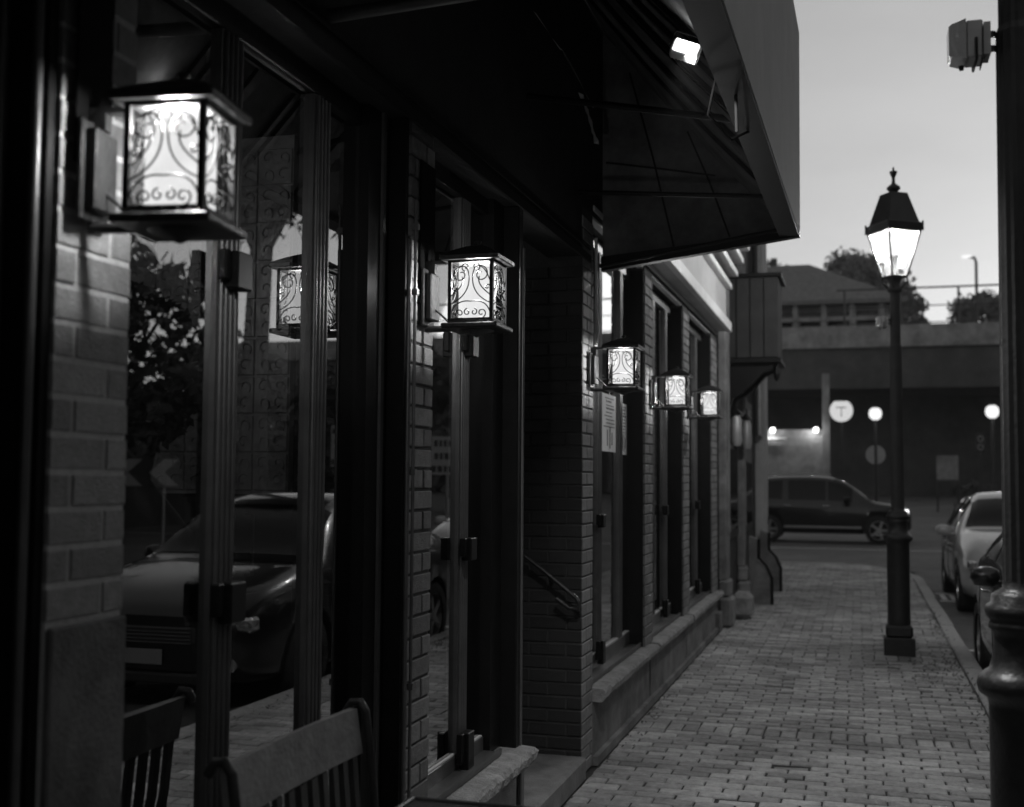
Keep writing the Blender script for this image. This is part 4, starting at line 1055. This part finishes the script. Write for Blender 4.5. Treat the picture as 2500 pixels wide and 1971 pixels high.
# road signs
rs = thing('road_sign', 'round road sign seen from behind on a thin post below the globe lamp', 'sign', (.55, 40, -.06))
m = MB(); m.prism([(.31 * math.cos(2 * PI * k / 28), 2.42 + .31 * math.sin(2 * PI * k / 28)) for k in range(28)], 'y', 0, .02); m.build('face', M['signback'], rs)
m = MB(); m.bbox(-.035, .035, -.05, -.002, 0, 2.8, .005); m.build('post', M['signblack'], rs)
rs = thing('road_sign', 'narrow upright sign with two rings on a post right of the street lamp', 'sign', (4.65, 50, .16))
m = MB(); m.bbox(-.16, .16, 0, .03, 2.5, 3.25, .01); m.build('face', M['signblack'], rs)
m = MB()
for z in (2.7, 3.03): 
    m.tube([(.09 * math.cos(2 * PI * k / 16), -.012, z + .11 * math.sin(2 * PI * k / 16)) for k in range(17)], .018, 5)
m.build('rings', M['signback'], rs); m = MB(); m.tube([(0, .05, 0), (0, .05, 3.2)], .04, 6); m.build('post', M['iron'], rs)
rs = thing('notice_board', 'dim grey notice board on short legs under the bridge right of the street lamp', 'notice board', (3.55, 52, .2))
m = MB(); m.bbox(-.42, .42, 0, .08, 1.35, 2.35, .02); m.build('board', M['concrete'], rs)
m = MB()
for x in (-.4, .4): m.tube([(x, .04, 0), (x, .04, 1.4)], .04, 6)
m.build('legs', M['iron'], rs)
# tall road light beyond the bridge
rl = thing('road_light', 'tall thin road light beyond the bridge at the right', 'street lamp', (8.1, 88, .6))
m = MB(); m.tube([(0, 0, 0), (0, 0, 16.2), (-.1, 0, 16.5), (-.5, 0, 16.6)], .10, 6); m.build('post', M['concrete_d'], rl)
m = MB(); m.lathe([(.05, 16.5), (.36, 16.56), (.34, 16.68), (.05, 16.74)], 12, -.6, 0); m.build('lamp_head', M['globe'], rl)

# ================================================================== trees
def make_tree(name, label, loc, trunk_h, rad, ht, n, seed, lm, leaf=.35, group=None, clumps=26):
    t = thing(name, label, 'tree', loc, 0, group); r = random.Random(seed)
    m = MB(); m.tube([(0, 0, 0), (rad * .03, 0, trunk_h * .5), (0, rad * .03, trunk_h), (0, 0, trunk_h + ht * .6)], [rad * .09, rad * .075, rad * .06, rad * .02], 8)
    cl = []
    for i in range(clumps):
        a = r.uniform(0, 2 * PI); v = r.uniform(.0, 1); q = math.sqrt(max(.05, 1 - (2 * v - 1)**2)) * r.uniform(.35, .95)
        p = Vector((math.cos(a) * q * rad, math.sin(a) * q * rad, trunk_h + v * ht)); cl.append((p, rad * r.uniform(.18, .36)))
        m.tube([(0, 0, trunk_h * .8 + v * ht * .3), (p.x * .5, p.y * .5, trunk_h + v * ht * .6), tuple(p)], [rad * .035, rad * .02, rad * .006], 5)
    m.build('trunk', M['bark'], t)
    m = MB()
    for i in range(n):
        c, cr_ = r.choice(cl); d = Vector((r.gauss(0, 1), r.gauss(0, 1), r.gauss(0, .8))); d = d.normalized() * cr_ * r.uniform(.3, 1.15)
        p = c + d; u = Vector((r.uniform(-1, 1), r.uniform(-1, 1), r.uniform(-1, 1))).normalized() * leaf * r.uniform(.5, 1.1); v = u.orthogonal().normalized() * leaf * .4
        m.add([p - u, p + v, p + u, p - v], [(0, 1, 2, 3)])
    m.build('crown', M[lm], t); return t
make_tree('tree', 'broad leafy tree rising behind the bridge and the street lamp lantern', (-.1, 92, .6), 11.0, 4.0, 6.3, 17000, 1, 'leaf', .30, clumps=60)
make_tree('tree', 'smaller leafy tree behind the bridge just right of the street lamp', (3.1, 94, .6), 10.0, 2.4, 5.0, 7500, 2, 'leaf', .28)
make_tree('tree', 'low ragged tree seen through the bridge railing at the right', (8.6, 92, .6), 10.0, 2.8, 3.8, 7200, 3, 'leaf', .28)
make_tree('tree', 'thin conifer like tree at the right edge beyond the railing', (11.2, 95, .6), 10.5, 2.0, 4.4, 3000, 4, 'leaf', .26)
for i, x in enumerate((-7.2, -5.6)):
    make_tree('tree', ['leftmost wispy treetop above the station house roof', 'wispy treetop just right of the leftmost one above the station house'][i], (x, 97, .6), 15.0, 1.2, 3.4, 500, 50 + i, 'leaf', .22, clumps=12)
make_tree('bush', 'low dark bush at the foot of the notice board', (4.7, 53, .22), .2, 1.0, .9, 1500, 8, 'leaf_dark', .1)
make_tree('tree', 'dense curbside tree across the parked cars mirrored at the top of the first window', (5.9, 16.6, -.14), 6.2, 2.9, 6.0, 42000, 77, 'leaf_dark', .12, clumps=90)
# across the street, outside the frame: seen mirrored in the glass
for i, (x, y, th, rd, ht) in enumerate(((15.5, 31, 1.5, 3.2, 3.6), (15, 25, 2, 3.6, 5.4), (14.5, 19, 2.0, 3.9, 7.5), (15, 13, 2.2, 4.2, 8.2), (15.5, 7, 2.2, 4.3, 8.5), (14.8, 38, 1.5, 3.0, 3.2), (14.5, 46, 1.5, 3.5, 4.6))):
    make_tree('tree', 'street tree number across the road mirrored in the windows', (x, y, -.1), th, rd, ht, 3800, 30 + i, 'leaf_dark', .34, 'trees across the road')
labs = ['low tree across the road, third from the far end of its row', 'medium tree across the road next to the low ones', 'tall tree across the road in the middle of its row', 'taller tree across the road opposite the far windows',
        'tallest tree across the road opposite the entrance', 'lowest tree across the road, second from the far end', 'farthest tree across the road near the bridge']
for o, l in zip([o for o in C.objects if o.get('group') == 'trees across the road'], labs): o['label'] = l
hd = thing('hedge_wall', 'long dark wall across the road below the trees', 'wall', (19, 0, -.15))
m = MB(); m.box(0, .5, -12, 52, 0, 3.2); m.box(-.05, .55, -12, 52, 3.2, 3.3); m.build('wall', M['concrete_d'], hd)
for nm_, lb_, lc_, sz_ in (('sky_block_side', 'added unseen dark block across the road cutting sky light', (17, -22, -.15), (12, 27, 13)), ('sky_block_rear', 'added unseen dark block behind the viewpoint cutting sky light', (-12, -30, -.15), (26, 6, 12))):  # unseen blocks added to keep sky light off the shop front
    t = thing(nm_, lb_, 'building', lc_); m = MB(); m.box(0, sz_[0], 0, sz_[1], 0, sz_[2]); m.box(-.15, sz_[0] + .15, -.15, sz_[1] + .15, sz_[2] + .01, sz_[2] + .4); m.build('wall', M['dwall'], t)
    for i in range(5):
        for j in range(3):
            m = MB(); z = 1.2 + j * 3.8
            if nm_ == 'sky_block_side': m.box(-.04, -.005, 2 + i * 5, 3.3 + i * 5, z, z + 1.9)
            else: m.box(2 + i * 5, 3.3 + i * 5, 6.005, 6.04, z, z + 1.9)
            m.build('window', M['car_glass'], t)
# signs opposite, seen only in the glass
def board_sign(name, label, loc, rz, w_, h_, z, kind, seed=0):
    t = thing(name, label, 'sign', loc, rz)
    m = MB(); m.bbox(-w_ / 2, w_ / 2, -.01, .01, z, z + h_, .004); m.build('face', M['signwhite'] if kind != 'chev' else M['signblack'], t)
    m = MB(); r = random.Random(seed)
    if kind == 'chev':
        k = 3; cw = w_ / k
        for i in range(k):
            x = -w_ / 2 + i * cw + .03
            m.add([(x, -.013, z + .03), (x + cw * .4, -.013, z + h_ / 2), (x, -.013, z + h_ - .03), (x + cw * .42, -.013, z + h_ - .03), (x + cw * .82, -.013, z + h_ / 2), (x + cw * .42, -.013, z + .03)], [(0, 1, 4, 5), (1, 2, 3, 4)])
        m.build('chevrons', M['signwhite'], t)
    else:
        rows_ = 3 if kind == 'txt' else 4
        for i in range(rows_):
            zz = z + h_ * (1 - (i + .8) / rows_); q = -w_ * .40
            while q < w_ * .38:
                e = q + r.uniform(.05, .09); m.box(q, e, -.014, -.0115, zz, zz + h_ / rows_ * .5); q = e + .03
        m.build('lettering', M['signblack'], t)
    m = MB()
    for x in ((-w_ * .35, w_ * .35) if w_ > .8 else (0,)): m.tube([(x, .03, 0), (x, .03, z + h_)], .03, 6)
    m.build('post', M['signback'], t)
board_sign('chevron_sign', 'black and white chevron board across the road, mirrored above the car roof', (11.6, 21.5, -.14), R(-25), 2.2, .62, 1.45, 'chev')
board_sign('road_sign', 'narrow white sign across the road mirrored beside the second window mullion', (7.1, 22.5, -.14), R(-20), .55, .85, 1.9, 'nar', 3)
board_sign('road_sign', 'wide white three line road sign across the road mirrored right of the mullion', (4.3, 21.0, -.14), R(-20), .62, .72, 1.75, 'txt', 4)

# thin evening haze that pales the far end of the street
hz = MB(); hz.box(-120, 120, -45, 140, -1.2, 30); hb = tag(hz.build('haze', M['glass']), kind='stuff')
hm = bpy.data.materials.new('haze'); hm.use_nodes = True; t = hm.node_tree; t.nodes.clear(); o = t.nodes.new('ShaderNodeOutputMaterial'); v = t.nodes.new('ShaderNodeVolumePrincipled')
v.inputs['Color'].default_value = (.9, .9, .9, 1); v.inputs['Density'].default_value = .0006; t.links.new(v.outputs[0], o.inputs['Volume']); hb.data.materials.clear(); hb.data.materials.append(hm)
